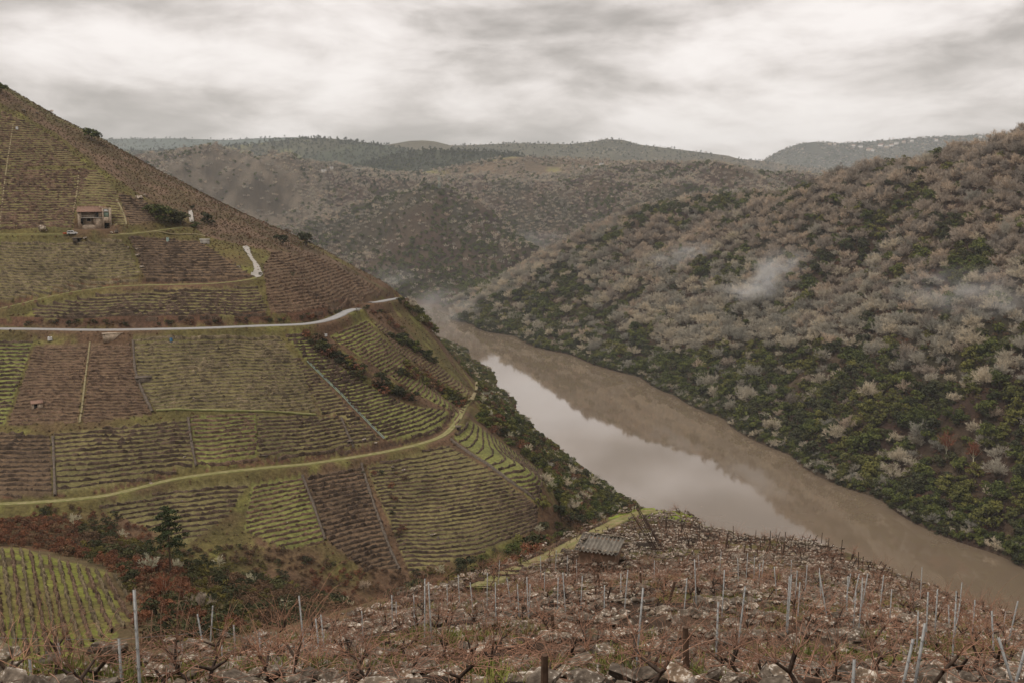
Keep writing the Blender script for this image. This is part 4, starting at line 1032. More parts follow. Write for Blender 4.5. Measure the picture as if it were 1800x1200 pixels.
def hip(x0, x1, y0, y1, z0, z1, ov=.35):            # single pitch roof rising towards the hill
    V = [(x0-ov,y0-ov,z0),(x1+ov,y0-ov,z0),(x1+ov,y1+ov,z1),(x0-ov,y1+ov,z1)]
    V = V + [(x, y, z + .22) for x, y, z in V]
    return V, [(0,3,2,1),(4,5,6,7),(0,1,5,4),(1,2,6,5),(2,3,7,6),(3,0,4,7)]
def build_house():
    p = HOUSE_P; S = p[1] / F                         # metres per photo pixel there
    o = thing('stone_house', 'two-storey stone house with red tile roof and glazed gallery on the hill', 'house', (p[0], p[1] + 2.5, p[2]), facing(p) * 0.9)
    X = lambda q: (q - 163) * S; Zz = lambda q: (403 - q) * S
    y = 0
    part('wall', [box(X(136), X(142), 0, 7, -1, Zz(374)), box(X(142), X(164), 1.9, 7, -1, Zz(374)), box(X(164), X(176) - .05, -.1, 7, -1, Zz(383)), box(X(170), X(176) - .05, 0, 7, Zz(383) + .01, Zz(374)),
                  box(X(142), X(176) - .06, .2, 7, -1, Zz(396)), box(X(142), X(170), 2.6, 7, Zz(383), Zz(374) - .01)], M_STONE, o)
    w = part('terrace', [box(X(141), X(176), -.3, 1.9, Zz(384.3), Zz(383) + .02)], M_FRAME, o)
    part('railing', [box(X(141.5), X(163), -.25, -.19, Zz(383) + .75, Zz(383) + .85)] + [box(X(q), X(q) + .06, -.24, -.18, Zz(383), Zz(383) + .8) for q in np.linspace(142, 162.5, 9)], M_FRAME, w)
    rf = part('roof', hip(X(136), X(175.5), -.3, 7, Zz(374), Zz(366), .35), M_TERRA, o)
    tl = [tubes([(q, -.75, Zz(374) + .14, q, 7.4, Zz(366) + .36, .14, .14)], 5) for q in np.arange(X(136) - .2, X(175.5) + .2, .55)]
    part('tile_rows', join([(v, [tuple(int(k) for k in f) for f in ff]) for v, ff in tl]), M_TERRA, rf)
    part('chimney', box(X(172), X(173.6), 3, 3.6, Zz(370), Zz(363)), M_STONE, rf)
    for a, b in ((143.5, 148), (149, 151.2), (152.5, 158.8), (160.5, 164.5), (166, 169.4)):
        f = part('window', box(X(a), X(b), 2.52, 2.6, Zz(382.5), Zz(374.6)), M_GLASS, o)
        part('frame', [box(X(a) - .06, X(a) + .06, 2.46, 2.52, Zz(382.5), Zz(374.6)), box(X(b) - .06, X(b) + .06, 2.46, 2.52, Zz(382.5), Zz(374.6)), box(X(a) + .07, X(b) - .07, 2.46, 2.515, Zz(378.6), Zz(378.3))], M_FRAME, f)
    part('door', box(X(140.6), X(143.6), -.06, 1.88, Zz(394), Zz(385)), M_DARK, o)
    f = part('window', box(X(150.5), X(156), 1.82, 1.9, Zz(390), Zz(385)), M_DARK, o); part('frame', [box(X(149.4), X(150.4), 1.8, 1.9, Zz(392), Zz(384.6)), box(X(156.1), X(157), 1.8, 1.9, Zz(392), Zz(384.6))], M_FRAME, f)
    part('pillar', box(X(161), X(164), .0, 1.88, Zz(396), Zz(384.4)), M_STONE, o)
    # right block
    part('tower_wall', [box(X(176), X(178), -.6, 6, -1, Zz(367.2)), box(X(187), X(190.5), -.6, 6, -1, Zz(367.2)), box(X(178) + .01, X(187) - .01, -.58, 6, Zz(393), Zz(383)), box(X(178) + .01, X(187) - .01, 2.5, 6, -1, Zz(367.3)), box(X(178) + .01, X(187) - .01, -.55, 2.5, Zz(369), Zz(367.25))], M_STONE, o)
    f = part('window', box(X(178) + .05, X(187) - .05, -.1, .0, Zz(383), Zz(374)), M_SKYGLASS, o, 'tall greenish glazed window'); part('frame', box(X(178) + .05, X(187) - .05, -.4, -.05, Zz(373.9), Zz(369.6)), M_WHITE, f)
    part('undercroft_shade', box(X(178) + .1, X(187) - .1, 2.2, 2.45, -.5, Zz(393) - .02), M_DARK, o)  # near-black sheet standing in for the shade inside the open base
    # white car on the track
    g = gp(128, 413.5, 200)[0]; c = thing('parked_car', 'small white car parked on the track by the stone house', 'car', (g[0], g[1], g[2] + .12), facing(g) * .7)
    L = 4.3
    prof = [(-L/2, .45), (-L/2, 1.0), (-L/2 + .1, 1.62), (-L/2 + .3, 1.72), (L*.08, 1.72), (L*.2, 1.2), (L*.42, 1.02), (L/2, .85), (L/2, .45)]
    n = len(prof); V = [(x, -.8, z) for x, z in prof] + [(x, .8, z) for x, z in prof]
    bm = bmesh.new(); vs = [bm.verts.new(v) for v in V]; bm.faces.new(vs[:n]); bm.faces.new(vs[n:][::-1])
    for i in range(n): bm.faces.new((vs[i], vs[n + i], vs[n + (i + 1) % n], vs[(i + 1) % n]))
    bmesh.ops.recalc_face_normals(bm, faces=bm.faces); me = bpy.data.meshes.new('body'); bm.to_mesh(me); bm.free(); me.materials.append(M_WHITE); add('body', me, c)
    for a, b in ((-1.9, -.75), (-.6, .25)): part('window', box(a, b, -.83, -.805, 1.12, 1.58), M_GLASS, c)
    part('windscreen', ([(L*.09, -.72, 1.68), (L*.09, .72, 1.68), (L*.2 + .03, .72, 1.22), (L*.2 + .03, -.72, 1.22)], [(0, 1, 2, 3)]), M_GLASS, c)
    for x in (-1.35, 1.3):
        for yy in (-.72, .72):
            v, f = tubes([(x, yy - .1, .33, x, yy + .1, .33, .33, .33)], 12); f = [tuple(int(k) for k in q) for q in f] + [tuple(range(11, -1, -1)), ]
            bmw = bmesh.new(); bv = [bmw.verts.new(q) for q in v]
            for q in f: bmw.faces.new([bv[k] for k in q])
            bmw.faces.new(bv[12:]); mw = bpy.data.meshes.new('wheel'); bmw.to_mesh(mw); bmw.free(); mw.materials.append(M_RUBBER); add('wheel', mw, c)
    part('headlight', box(L/2 - .02, L/2 + .02, -.75, -.45, .68, .82), M_FRAME, c)
    g = gp(115, 414, 200)[0]; c = thing('cart', 'orange cart standing behind the white car', 'cart', (g[0], g[1], g[2] + .12), facing(g) * .7)
    part('bed', [box(-.9, .9, -.6, .6, .4, .5), box(-.9, .9, -.6, -.55, .5, 1.0), box(-.9, .9, .55, .6, .5, 1.0), box(-.9, -.85, -.54, .54, .5, 1.0), box(.85, .9, -.54, .54, .5, 1.0)], M_ORANGE, c)
    for yy in (-.68, .68): part('wheel', (lambda t: (t[0], [tuple(int(k) for k in q) for q in t[1]]))(tubes([(0, yy - .07, .3, 0, yy + .07, .3, .3, .3)], 10)), M_RUBBER, c)
    part('drawbar', (lambda t: (t[0], [tuple(int(k) for k in q) for q in t[1]]))(tubes([(.9, 0, .45, 1.9, 0, .45, .04, .04)], 5)), M_RUBBER, c)

def hut(px, py, wpx, hpx, label, wall, roofm, door=True, pitch=.5, depth=3.0, near=150.):
    g = gp(px, py, near)[0]; s = g[1] / F; W = wpx * s; H = hpx * s
    o = thing('stone_hut', label, 'hut', (g[0], g[1] + .4, g[2] - .1), facing(g) * .8 + .12)
    part('wall', [box(-W/2, -W/2 + .3, 0, depth, -.6, H * .75), box(W/2 - .3, W/2, 0, depth, -.6, H * .75), box(-W/2 + .301, W/2 - .301, depth - .3, depth, -.6, H * .75)] +
         ([box(-W/2 + .301, -W*.28, .02, .3, -.6, H*.74), box(W*.02, W/2 - .301, .02, .3, -.6, H*.74)] if door else [box(-W/2 + .301, W/2 - .301, .02, .3, -.6, H*.74)]), wall, o)
    if door: part('doorway', box(-W*.28 + .01, W*.02 - .01, .22, .28, -.4, H*.74), M_DARK, o)
    part('roof', hip(-W/2, W/2, 0, depth, H*.75 + .01, H*.75 + pitch, .25), roofm, o)
def drum(px, py, w, h, mat, name, label, cat):
    g = gp(px, py, 150.)[0]; s = g[1] / F; W = w * s; H = h * s
    o = thing(name, label, cat, (g[0], g[1], g[2]), 0)
    bm = bmesh.new(); bmesh.ops.create_cone(bm, cap_ends=True, segments=14, radius1=W/2, radius2=W/2 * .94, depth=H, matrix=Matrix.Translation((0, 0, H/2)))
    me = bpy.data.meshes.new('tank'); bm.to_mesh(me); bm.free(); me.materials.append(mat); add('tank', me, o)
    bm = bmesh.new(); bmesh.ops.create_cone(bm, cap_ends=True, segments=12, radius1=W*.2, radius2=W*.17, depth=H*.12, matrix=Matrix.Translation((0, 0, H*1.06)))
    me = bpy.data.meshes.new('cap'); bm.to_mesh(me); bm.free(); me.materials.append(M_RUBBER); add('cap', me, o)
def build_huts():
    hut(65, 720, 18, 15, 'tiny hut with red tiled roof in a brown vineyard plot', M_STONE, M_TERRA)
    hut(360, 430, 15, 11, 'small pale flat-roofed hut above the concrete ramp', M_FRAME, M_FRAME, False, .1)
    hut(252, 674, 26, 14, 'low grey stone hut ruin below the road', M_STONE_D, M_STONE_D, False, .2)
    hut(806, 757, 8, 9, 'dark little stone shelter at the bend of the grass track', M_STONE_D, M_STONE_D, True, .2, 1.8)
    hut(615, 782, 9, 9, 'small grey stone shelter beside the dark vineyard plot above the track', M_STONE_D, M_STONE_D, True, .2, 1.8)
    hut(463, 806, 15, 8, 'low stone shelter just above the middle of the track', M_STONE_D, M_STONE_D, True, .1, 1.8)
    hut(146, 424, 34, 7, 'low dark stone retaining shed under the white car', M_STONE_D, M_STONE_D, True, .1, 1.8)
    hut(203, 598, 42, 16, 'brown stone retaining block just under the paved road', M_STONE, M_STONE, False, .02, 2.2)
    drum(88, 598, 8, 6, M_WHITE, 'water_tank', 'white blue water tank just below the road', 'tank'); drum(301, 600, 5, 6, M_BLUE, 'water_barrel', 'small blue barrel below the road', 'barrel')
    drum(30, 228, 4, 5, M_WHITE, 'water_tank', 'small white tank high in the top left vineyard', 'tank'); drum(295, 425, 5, 7, M_GREENM, 'water_barrel', 'dark green barrel at the top of the dark brown plot', 'barrel')
    drum(573, 591, 5, 4, M_WHITE, 'water_tank', 'small white tank beside the diagonal hedge', 'tank')
    # kiosk at the road bend
    g = gp(629, 550, 200.)[0]; o = thing('roadside_shelter', 'small white box on dark legs at the road bend', 'shelter', tuple(g), .2)
    part('cabin', box(-.9, .9, -.6, .6, .9, 2.2), M_WHITE, o); part('roof', box(-1.1, 1.1, -.8, .8, 2.2, 2.32), M_STONE_D, o)
    for a in (-.8, .8): part('leg', box(a - .06, a + .06, -.06, .06, -.4, .9), M_WOODD, o)
    # steel rail line for the harvest trolley
    ln = img_line([(541,636),(560,655),(590,684),(620,715),(650,746),(676,772)], 200., 1.6, .45)
    c0 = ln[len(ln) // 2]; o = thing('harvest_rail', 'pale green twin rail line climbing straight through the vines', 'rail', tuple(c0)); inv = Matrix.Translation(c0).inverted()
    d = ln[-1, :2] - ln[0, :2]; d /= np.linalg.norm(d); nx, ny = -d[1], d[0]
    for s in (-.4, .4):
        q = ln + np.array([nx * s, ny * s, 0]); sg = np.c_[q[:-1], q[1:], np.full(len(q) - 1, .1), np.full(len(q) - 1, .1)]
        v, f = tubes(sg, 4); k = add('rail', mesh_from('rail', v, f, M_GREENM), o); k.matrix_parent_inverse = inv
    ties = ln[::2]; mt = None
    for t in ties:
        v, f = tubes([(-nx * .55, -ny * .55, -.06, nx * .55, ny * .55, -.06, .06, .06), (0, 0, -.9, 0, 0, -.06, .05, .05)], 4)
        if mt is None: mt = mesh_from('tie', v, f, M_GREENM)
        k = add('tie', mt, o, tuple(t - c0))
    # pylon on the cone hill
    g = gp(772, 331, 900.)[0]; H = 22.0
    o = thing('power_pylon', 'steel lattice pylon on the wooded hill beyond the bend', 'pylon', tuple(g), .3)
    sg = []
    for a in (-1, 1):
        for b in (-1, 1): sg.append((a * 2.2, b * 2.2, -1, a * .35, b * .35, H, .16, .1))
    for i in range(7):
        z0 = H * i / 7.0; z1 = H * (i + 1) / 7.0; w0 = 2.2 - 1.85 * i / 7; w1 = 2.2 - 1.85 * (i + 1) / 7
        for k in range(4):
            c = [(-1, -1), (1, -1), (1, 1), (-1, 1)]; (ax, ay), (bx, by) = c[k], c[(k + 1) % 4]; sg.append((ax * w0, ay * w0, z0, bx * w1, by * w1, z1, .09, .09))
    v, f = tubes(sg, 4); add('tower', mesh_from('tower', v, f, M_GREENM), o)
    for z, w in ((H * .72, 4.2), (H * .84, 3.6), (H * .95, 2.6)):
        v, f = tubes([(-w, 0, z, w, 0, z, .14, .14), (-w, 0, z, 0, 0, z + 1.2, .08, .08), (w, 0, z, 0, 0, z + 1.2, .08, .08)], 4); add('crossarm', mesh_from('crossarm', v, f, M_GREENM), o)

def village():
    M_WALLS = [simple('white_render', tuple(C(208, 202, 194)), .8, .1, .2), simple('cream_render', tuple(C(184, 170, 150)), .8, .1, .2)]
    M_RF = [M_TERRA, simple('slate_roof', tuple(C(120, 116, 112)), .8, .2, .3)]
    def house(name, px, t, w, h, k, lab, grp):
        x, y, z = ridge_point(name, np.array([px]), np.array([t])); x, y, z = float(x[0]), float(y[0]), float(z[0])
        o = thing('village_house', lab, 'house', (x, y - 4, z + .5), facing((x, y)) + .3 * (k % 3 - 1), grp); d = w * .7
        part('wall', box(-w/2, w/2, -d/2, d/2, -6, h), M_WALLS[k % 3 == 2], o)
        V = [(-w/2 - .5, -d/2 - .5, h), (w/2 + .5, -d/2 - .5, h), (w/2 + .5, d/2 + .5, h), (-w/2 - .5, d/2 + .5, h), (-w/2 - .5, 0, h + w * .22), (w/2 + .5, 0, h + w * .22)]
        bm = bmesh.new(); vs = [bm.verts.new(v) for v in V]
        for f in ((0, 1, 5, 4), (2, 3, 4, 5), (0, 4, 3), (1, 2, 5), (3, 2, 1, 0)): bm.faces.new([vs[i] for i in f])
        me = bpy.data.meshes.new('roof'); bm.to_mesh(me); bm.free(); me.materials.append(M_RF[k % 2]); add('roof', me, o)
        for a in (-.28, .05, .32):
            part('window', box(a * w - .5, a * w + .5, -d/2 - .06, -d/2 - .01, h * .45, h * .8), M_GLASS, o)
    gi = 0
    for px, t, w, h, lb in ((1497,.02,12,7,'white house at the left end of the mountain top village'), (1508,.03,16,8,'pale house second from the left on the mountain top'), (1519,.055,18,9,'large white house standing lowest on the mountain top village'), (1524,.06,12,7,'white house beside the large low one on the mountain'),
              (1543,.03,18,7,'long white house in the middle of the mountain top'), (1552,.04,16,8,'white house right of the long one on the mountain'), (1561,.035,14,7,'white house near the mast on the mountain top'), (1571,.025,16,7,'pale house right of the mast on the mountain'), (1585,.02,12,7,'small pale house on the mountain skyline'), (1600,.015,12,6,'pale house among skyline trees on the mountain'),
              (1642,.02,12,6,'lone pale house far right on the mountain top'), (1457,.01,14,8,'dark roofed house alone at the left of the mountain top'), (1466,.01,10,6,'small house beside the lone one on the mountain top'), (1720,.015,12,6,'tiny pale house at the right end of the mountain')):
        house('mountain_village', px, t, w * 1.8, h * 1.8, gi, lb, None); gi += 1
    for px, t, w, h, lb in ((1044,.14,10,6,'white house at the left of the plateau hamlet'), (1053,.12,13,6,'long white barn in the plateau hamlet'), (1062,.14,11,6,'white house in the middle of the plateau hamlet'), (1071,.15,12,6,'white house right of the middle in the hamlet'), (1082,.13,9,5,'small pale house in the plateau hamlet'), (1095,.20,11,7,'white house lowest in the plateau hamlet'), (1112,.13,9,5,'pale house at the right end of the plateau hamlet'), (1018,.16,9,5,'pale house just left of the plateau hamlet')):
        house('plateau_village', px, t, w, h, gi, lb, None); gi += 1
    # hamlet on the shoulder behind the rocky hill, on the main sheet
    for px, py, w, h, lb in ((569,301,13,4,'long white shed on the shoulder of the rocky hill'), (583,296,9,4,'small white house above the long shed'), (630,299,14,4,'pale blue white shed beyond the rocky hill'), (640,297,9,4,'little white house right of the pale shed')):
        g = gp(px, py + 3, 900.)[0]; d = 6
        o = thing('village_house', lb, 'house', (g[0], g[1], g[2] + 3), facing(g)); part('wall', box(-w/2, w/2, -3, 3, -5, h), M_WALLS[0], o)
        V = [(-w/2 - .5, -3.5, h), (w/2 + .5, -3.5, h), (w/2 + .5, 3.5, h), (-w/2 - .5, 3.5, h), (-w/2 - .5, 0, h + 1.6), (w/2 + .5, 0, h + 1.6)]
        bm = bmesh.new(); vs = [bm.verts.new(v) for v in V]
        for f in ((0, 1, 5, 4), (2, 3, 4, 5), (0, 4, 3), (1, 2, 5), (3, 2, 1, 0)): bm.faces.new([vs[i] for i in f])
        me = bpy.data.meshes.new('roof'); bm.to_mesh(me); bm.free(); me.materials.append(M_RF[1]); add('roof', me, o)
        part('window', box(-.6, .6, -3.06, -3.01, h * .4, h * .8), M_GLASS, o)

# ---------------------------------------------------------------- plants on the vineyard hill, bank and gully
def one_tree(px, py, hpx, proto, name, label, cat='tree', near=150., sx=1.0):
    g = gp(px, py, near)[0]; pr = PROTO[proto]; s = hpx * g[1] / F / pr['H']
    o = thing(name, label, cat, (g[0], g[1], g[2] - .15 * s), rng.uniform(0, 6)); o.scale = (s * sx, s * sx, s)
    add('trunk', pr['trunk'], o); add('crown', pr['crown'], o)
    return o
def pine_model():
    r = np.random.default_rng(5); H = 18.0; tr = [(0, 0, -1, .15, 0, H * .5, .28, .2), (.15, 0, H * .5, .05, .1, H * .97, .2, .05)]; lobes = []
    for i in range(26):
        z = H * (.38 + .6 * (i / 26.0)); a = i * 2.4 + r.uniform(-.4, .4); L = (1 - (z / H - .38) / .78) * 5.2 * r.uniform(.65, 1.1) + .5
        e = (math.cos(a) * L, math.sin(a) * L, z + .5); tr.append((.12, 0, z - .3, *e, .07, .03))
        for k in range(2): f = .55 + .4 * k; lobes.append((e[0] * f, e[1] * f, z + .25, 1.25, 1.25, .7))
    lobes.append((0, 0, H * .97, .7, .7, .9))
    reg('pine', tubes(tr, 6), leaf_quads(r, 3600, lobes, .24, .8, .2), H, ML['bark'], ML['pine'])
def build_left_plants():
    T = one_tree
    for a in ((276,386,30,'dark0','evergreen tree at the left end of the dark clump',1.2), (288,392,36,'oak0','largest evergreen of the dark clump right of the house',1.2), (302,394,32,'dark1','evergreen at the middle right of the dark clump',1.3), (318,396,27,'dark2','evergreen at the right end of the dark clump',1.4), (264,374,18,'oak1','small evergreen above the left of the dark clump',1.3)):
        T(a[0], a[1], a[2], a[3], 'evergreen_tree', a[4], sx=a[5])
    T(366, 393, 24, 'dark1', 'evergreen_tree', 'dark evergreen right of the short concrete ramp', sx=1.1); T(345, 400, 14, 'oak2', 'evergreen_bush', 'evergreen bush below the short concrete ramp', 'bush', sx=1.4); T(338, 368, 8, 'dark0', 'evergreen_bush', 'small evergreen at the top of the short ramp', 'bush', sx=1.2)
    T(538, 433, 31, 'dark0', 'evergreen_tree', 'round dark evergreen alone on the hill crest', sx=1.0); T(493, 430, 22, 'dark2', 'evergreen_bush', 'dark evergreen bush left of the round crest tree', 'bush', sx=1.2); T(505, 410, 9, 'shb0', 'crest_shrub', 'brown shrub above the crest bush', 'bush')
    T(161, 248, 28, 'oak1', 'evergreen_tree', 'wind-bent evergreen on the upper crest skyline', sx=1.2); T(2, 165, 22, 'oak0', 'evergreen_tree', 'evergreen at the very top left of the crest', sx=1.0); T(458, 485, 8, 'shd0', 'hill_shrub', 'dark shrub beside the concrete ramp', 'bush'); T(514, 484, 8, 'shd1', 'hill_shrub', 'dark shrub in the plot right of the ramp', 'bush')
    pine_model(); T(300, 1012, 132, 'pine', 'pine_tree', 'tall dark pine standing in the gully')
    # hedges: polylines in the photo with kinds
    def band(img, w, n, protos, smin, smax, name, lab, grp, near=200.):
        a = np.array(img, float); s = np.r_[0, np.cumsum(np.hypot(*np.diff(a, axis=0).T))]; t = rng.uniform(0, s[-1], n)
        x = np.interp(t, s, a[:, 0]) + rng.uniform(-w, w, n); y = np.interp(t, s, a[:, 1]) + rng.uniform(-w, w, n) * .6
        g = gp(x, y, near)
        for i in range(n):
            pr = PROTO[protos[i % len(protos)]]; sc = rng.uniform(smin, smax) / pr['H']
            o = thing(name, lab, 'bush', (g[i, 0], g[i, 1], g[i, 2] - .2), rng.uniform(0, 6), grp); o.scale = (sc * 1.15, sc * 1.15, sc)
            add('trunk', pr['trunk'], o); add('crown', pr['crown'], o)
    band([(535,590),(580,622),(630,655),(690,690),(722,700)], 13, 70, ['dark0','shd0','shb0','olv0','shr0','dark1','dark2'], 2.6, 5.0, 'hedge_bush', 'dense bush in the long diagonal hedge below the road', 'bushes of the diagonal hedge')
    band([(690,592),(715,608),(745,625),(772,640)], 5, 26, ['dark0','dark1','oak0'], 3.0, 4.8, 'dark_hedge_bush', 'dark green bush in the short hedge below the road bend', 'bushes of the short dark hedge')
    band([(705,648),(750,670),(790,695),(815,715)], 12, 50, ['olv0','shr0','shb1','sho0','dark2'], 2.4, 4.8, 'scrub_bush', 'olive or rust bush in the scrub band above the track bend', 'bushes of the scrub band')
    band([(640,540),(665,552),(690,570),(715,590)], 8, 18, ['shb0','shr1','sho1','dark0'], 1.8, 3.2, 'verge_bush', 'brown or dark bush below the far road stretch', 'bushes below the far road')
    band([(330,568),(420,566),(520,563),(600,548),(640,535)], 4, 30, ['shb0','shd0','shr0'], 1.2, 2.2, 'roadside_bush', 'small brown bush on the bank above the road', 'bushes on the road bank')
    band([(20,570),(100,568),(200,570),(330,568)], 4, 22, ['shb0','shd0','shd1'], 1.2, 2.4, 'roadside_bush', 'small dark bush on the left bank above the road', 'bushes on the left road bank')
    band([(640,825),(700,830),(690,900),(720,960)], 14, 14, ['shr0','shd0','shb0'], 1.2, 2.4, 'plot_bush', 'small bush beside the long stone boundary wall', 'bushes beside the long boundary wall')
    # wooded bank between the vineyard hill and the river
    X, Y = jitter_grid(-170, 95, 290, 1300, 3.8); zq = zone_of(X, Y); ok = (zq == 1) | ((zq == 0) & (Y > 290)); X, Y = X[ok], Y[ok]; Z = gz(X, Y); ok = Z > .6; X, Y, Z = X[ok], Y[ok], Z[ok]
    px, py = project(X, Y, Z)
    reg_ = in_poly(px, py, [(700,533),(760,545),(860,590),(960,690),(1130,830),(1130,930),(1000,940),(960,1000),(900,1000),(900,962),(945,935),(950,892),(960,834),(842,742),(838,700),(852,662),(800,612),(745,575)])
    reg_ |= (Y > 560) & (px > 700)
    X, Y, py = X[reg_], Y[reg_], py[reg_]; n = len(X); u = rng.uniform(0, 1, n); far = sstep(620, 820, Y); sz = rng.uniform(.55, 1.0, n)
    bl = lambda kind: (lambda a, b, x, y: '%s on the left bank, %s' % (kind, 'where it meets the spur' if b > 900 else ('beside the steep green plot' if b > 800 else ('below the track bend' if b > 690 else 'below the road bend'))))
    a = u < .36 - .14 * far; b = (u >= .36 - .14 * far) & (u < .66); c = (u >= .66) & (u < .80); d = u >= .80
    plant_mass('bk', ['dark0','oak1','dark2','oak2'], X[a], Y[a], sz[a] * .82, 120, 'bank_oak', bl('dark evergreen'), 'tree', 'dark evergreens on the left bank', 'bank_wood', 'dark evergreen wood on the left bank')
    plant_mass('bk', ['olv0','olv1','olv2'], X[b], Y[b], sz[b] * .85, 60, 'bank_tree', bl('olive green tree'), 'tree', 'olive trees on the left bank', 'bank_thicket', 'olive green thicket on the left bank')
    plant_mass('bk', ['barew0','barew1','bare0'], X[c], Y[c], sz[c] * .7, 40, 'bank_leafless_tree', bl('pale leafless tree'), 'tree', 'pale leafless trees on the left bank', 'bank_leafless_thicket', 'pale leafless thicket on the left bank')
    plant_mass('bk', ['shb0','shr0','shb1'], X[d], Y[d], sz[d] * 2.4, 40, 'bank_shrub', bl('brown shrub'), 'bush', 'brown shrubs on the left bank', 'bank_scrub', 'brown scrub on the left bank')
    # gully scrub
    gl = lambda kind: (lambda a, b, x, y: '%s in the gully, %s' % (kind, 'at the left edge under the grass track' if a < 130 else ('around the pine foot' if a < 380 else ('below the bright green plot' if a < 560 else ('below the dark striped plot' if a < 720 else 'beside the spur edge')))))
    X, Y = jitter_grid(-150, 60, 85, 330, 2.0); px, py = project(X, Y, gz(X, Y))
    g1 = in_poly(px, py, [(-60,885),(60,888),(150,892),(250,928),(330,965),(420,960),(500,968),(600,990),(720,1008),(800,990),(870,970),(960,985),(940,1040),(800,1080),(640,1130),(450,1190),(300,1190),(232,1090),(212,1020),(160,990),(80,966),(-60,955)])
    ins = in_poly(X, Y, FG_POLY); g1 &= ~ins; X, Y, px, py = X[g1], Y[g1], px[g1], py[g1]; n = len(X)
    t = 0.5 + 0.5 * fbm(X, Y, 22, 3, 401); u = rng.uniform(0, 1, n)
    rustz = (px < 140) & (py < 985) | in_poly(px, py, [(230,990),(330,1000),(340,1060),(250,1060)]) | in_poly(px, py, [(540,1000),(640,1005),(640,1050),(540,1050)])
    keep = rng.uniform(0, 1, n) < .8
    for nm, lab, m, protos, s0, s1, ns in (('rust_bracken', 'rust brown bracken clump in the gully', (rustz & (u < .7)) | (~rustz & (t > .62) & (u < .7)), ['shr0','shr1'], .5, 1.0, 110),
            ('brown_shrub', 'dry brown shrub in the gully', ((u >= .7) & rustz) | (~rustz & (t < .48) & (u < .75)), ['shb0','shb1'], .5, 1.15, 90),
            ('olive_shrub', 'olive green shrub in the gully', ~rustz & (t >= .48) & (t <= .62) & (u < .6), ['sho0','sho1'], .5, 1.1, 70),
            ('dark_shrub', 'dark green shrub in the gully', ~rustz & (u > .86), ['shd0','shd1'], .6, 1.3, 60)):
        k = m & keep
        plant_mass('g', protos, X[k], Y[k], rng.uniform(s0, s1, k.sum()), ns, nm, gl(lab.replace(' in the gully', '')), 'bush', nm.replace('_', ' ') + 's in the gully', 'gully_' + nm, 'mass of ' + nm.replace('_', ' ') + ' in the gully')
    for q, (a, b, h, p, l) in enumerate(((266,1010,45,'barew0','pale lichen covered bush left of the pine foot'), (312,1006,32,'barew1','pale lichen covered bush right of the pine foot'), (386,996,26,'barew0','small pale lichen bush further right in the gully'), (440,1030,30,'barew1','pale grey bush in the middle of the gully'),
                      (505,1080,36,'barew0','low pale twiggy bush above the metal posts'), (610,1075,34,'barew1','pale twiggy bush beside the dark gully shrubs'), (640,1040,26,'bareb0','brown twiggy bush at the right of the gully'), (290,1060,60,'barer0','slender russet sapling below the pine'), (350,1080,50,'bareb1','leafless brown sapling in the gully'), (775,1010,24,'barew0','pale dry bush near the spur edge'), (130,925,30,'barew1','thin grey bush at the left of the gully'), (215,950,24,'barew0','thin grey bush right of the rust slope'))):
        T(a, b, h, p, 'lichen_bush' if p.startswith('barew') else 'sapling', l, 'bush', 85.)
    for q, (a, b, h, p, l) in enumerate(((820,1005,40,'dark0','large dark evergreen bush below the spur edge'), (850,995,30,'oak1','dark evergreen bush nearest the grassy spur path'), (730,1055,48,'dark1','dark evergreen beside the twin metal posts'), (690,1065,40,'dark2','dark evergreen left of the twin metal posts'), (640,1090,36,'dark0','dark round bush in the lower gully'), (545,1110,40,'dark1','dark bush behind the leaning posts'), (335,1080,34,'dark2','dark bush low in the left gully'), (480,1090,30,'olv0','olive bush in the lower gully'), (120,975,22,'dark0','dark bush above the near left vineyard'), (80,905,20,'dark1','dark bush under the left end of the track'))):
        T(a, b, h, p, 'evergreen_bush', l, 'bush', 85.)
    for q, (a, b, h, l) in enumerate(((1663,805,52,'left of two russet leafless trees low on the right slope'), (1711,812,50,'right of two russet leafless trees low on the right slope'))):
        T(a, b, h, 'barer%d' % q, 'russet_tree', l, 'tree', 300.)
    T(1236, 918, 30, 'bareb0', 'leafless_bush', 'brown leafless bush on the spur crest against the river', 'bush', 60.)

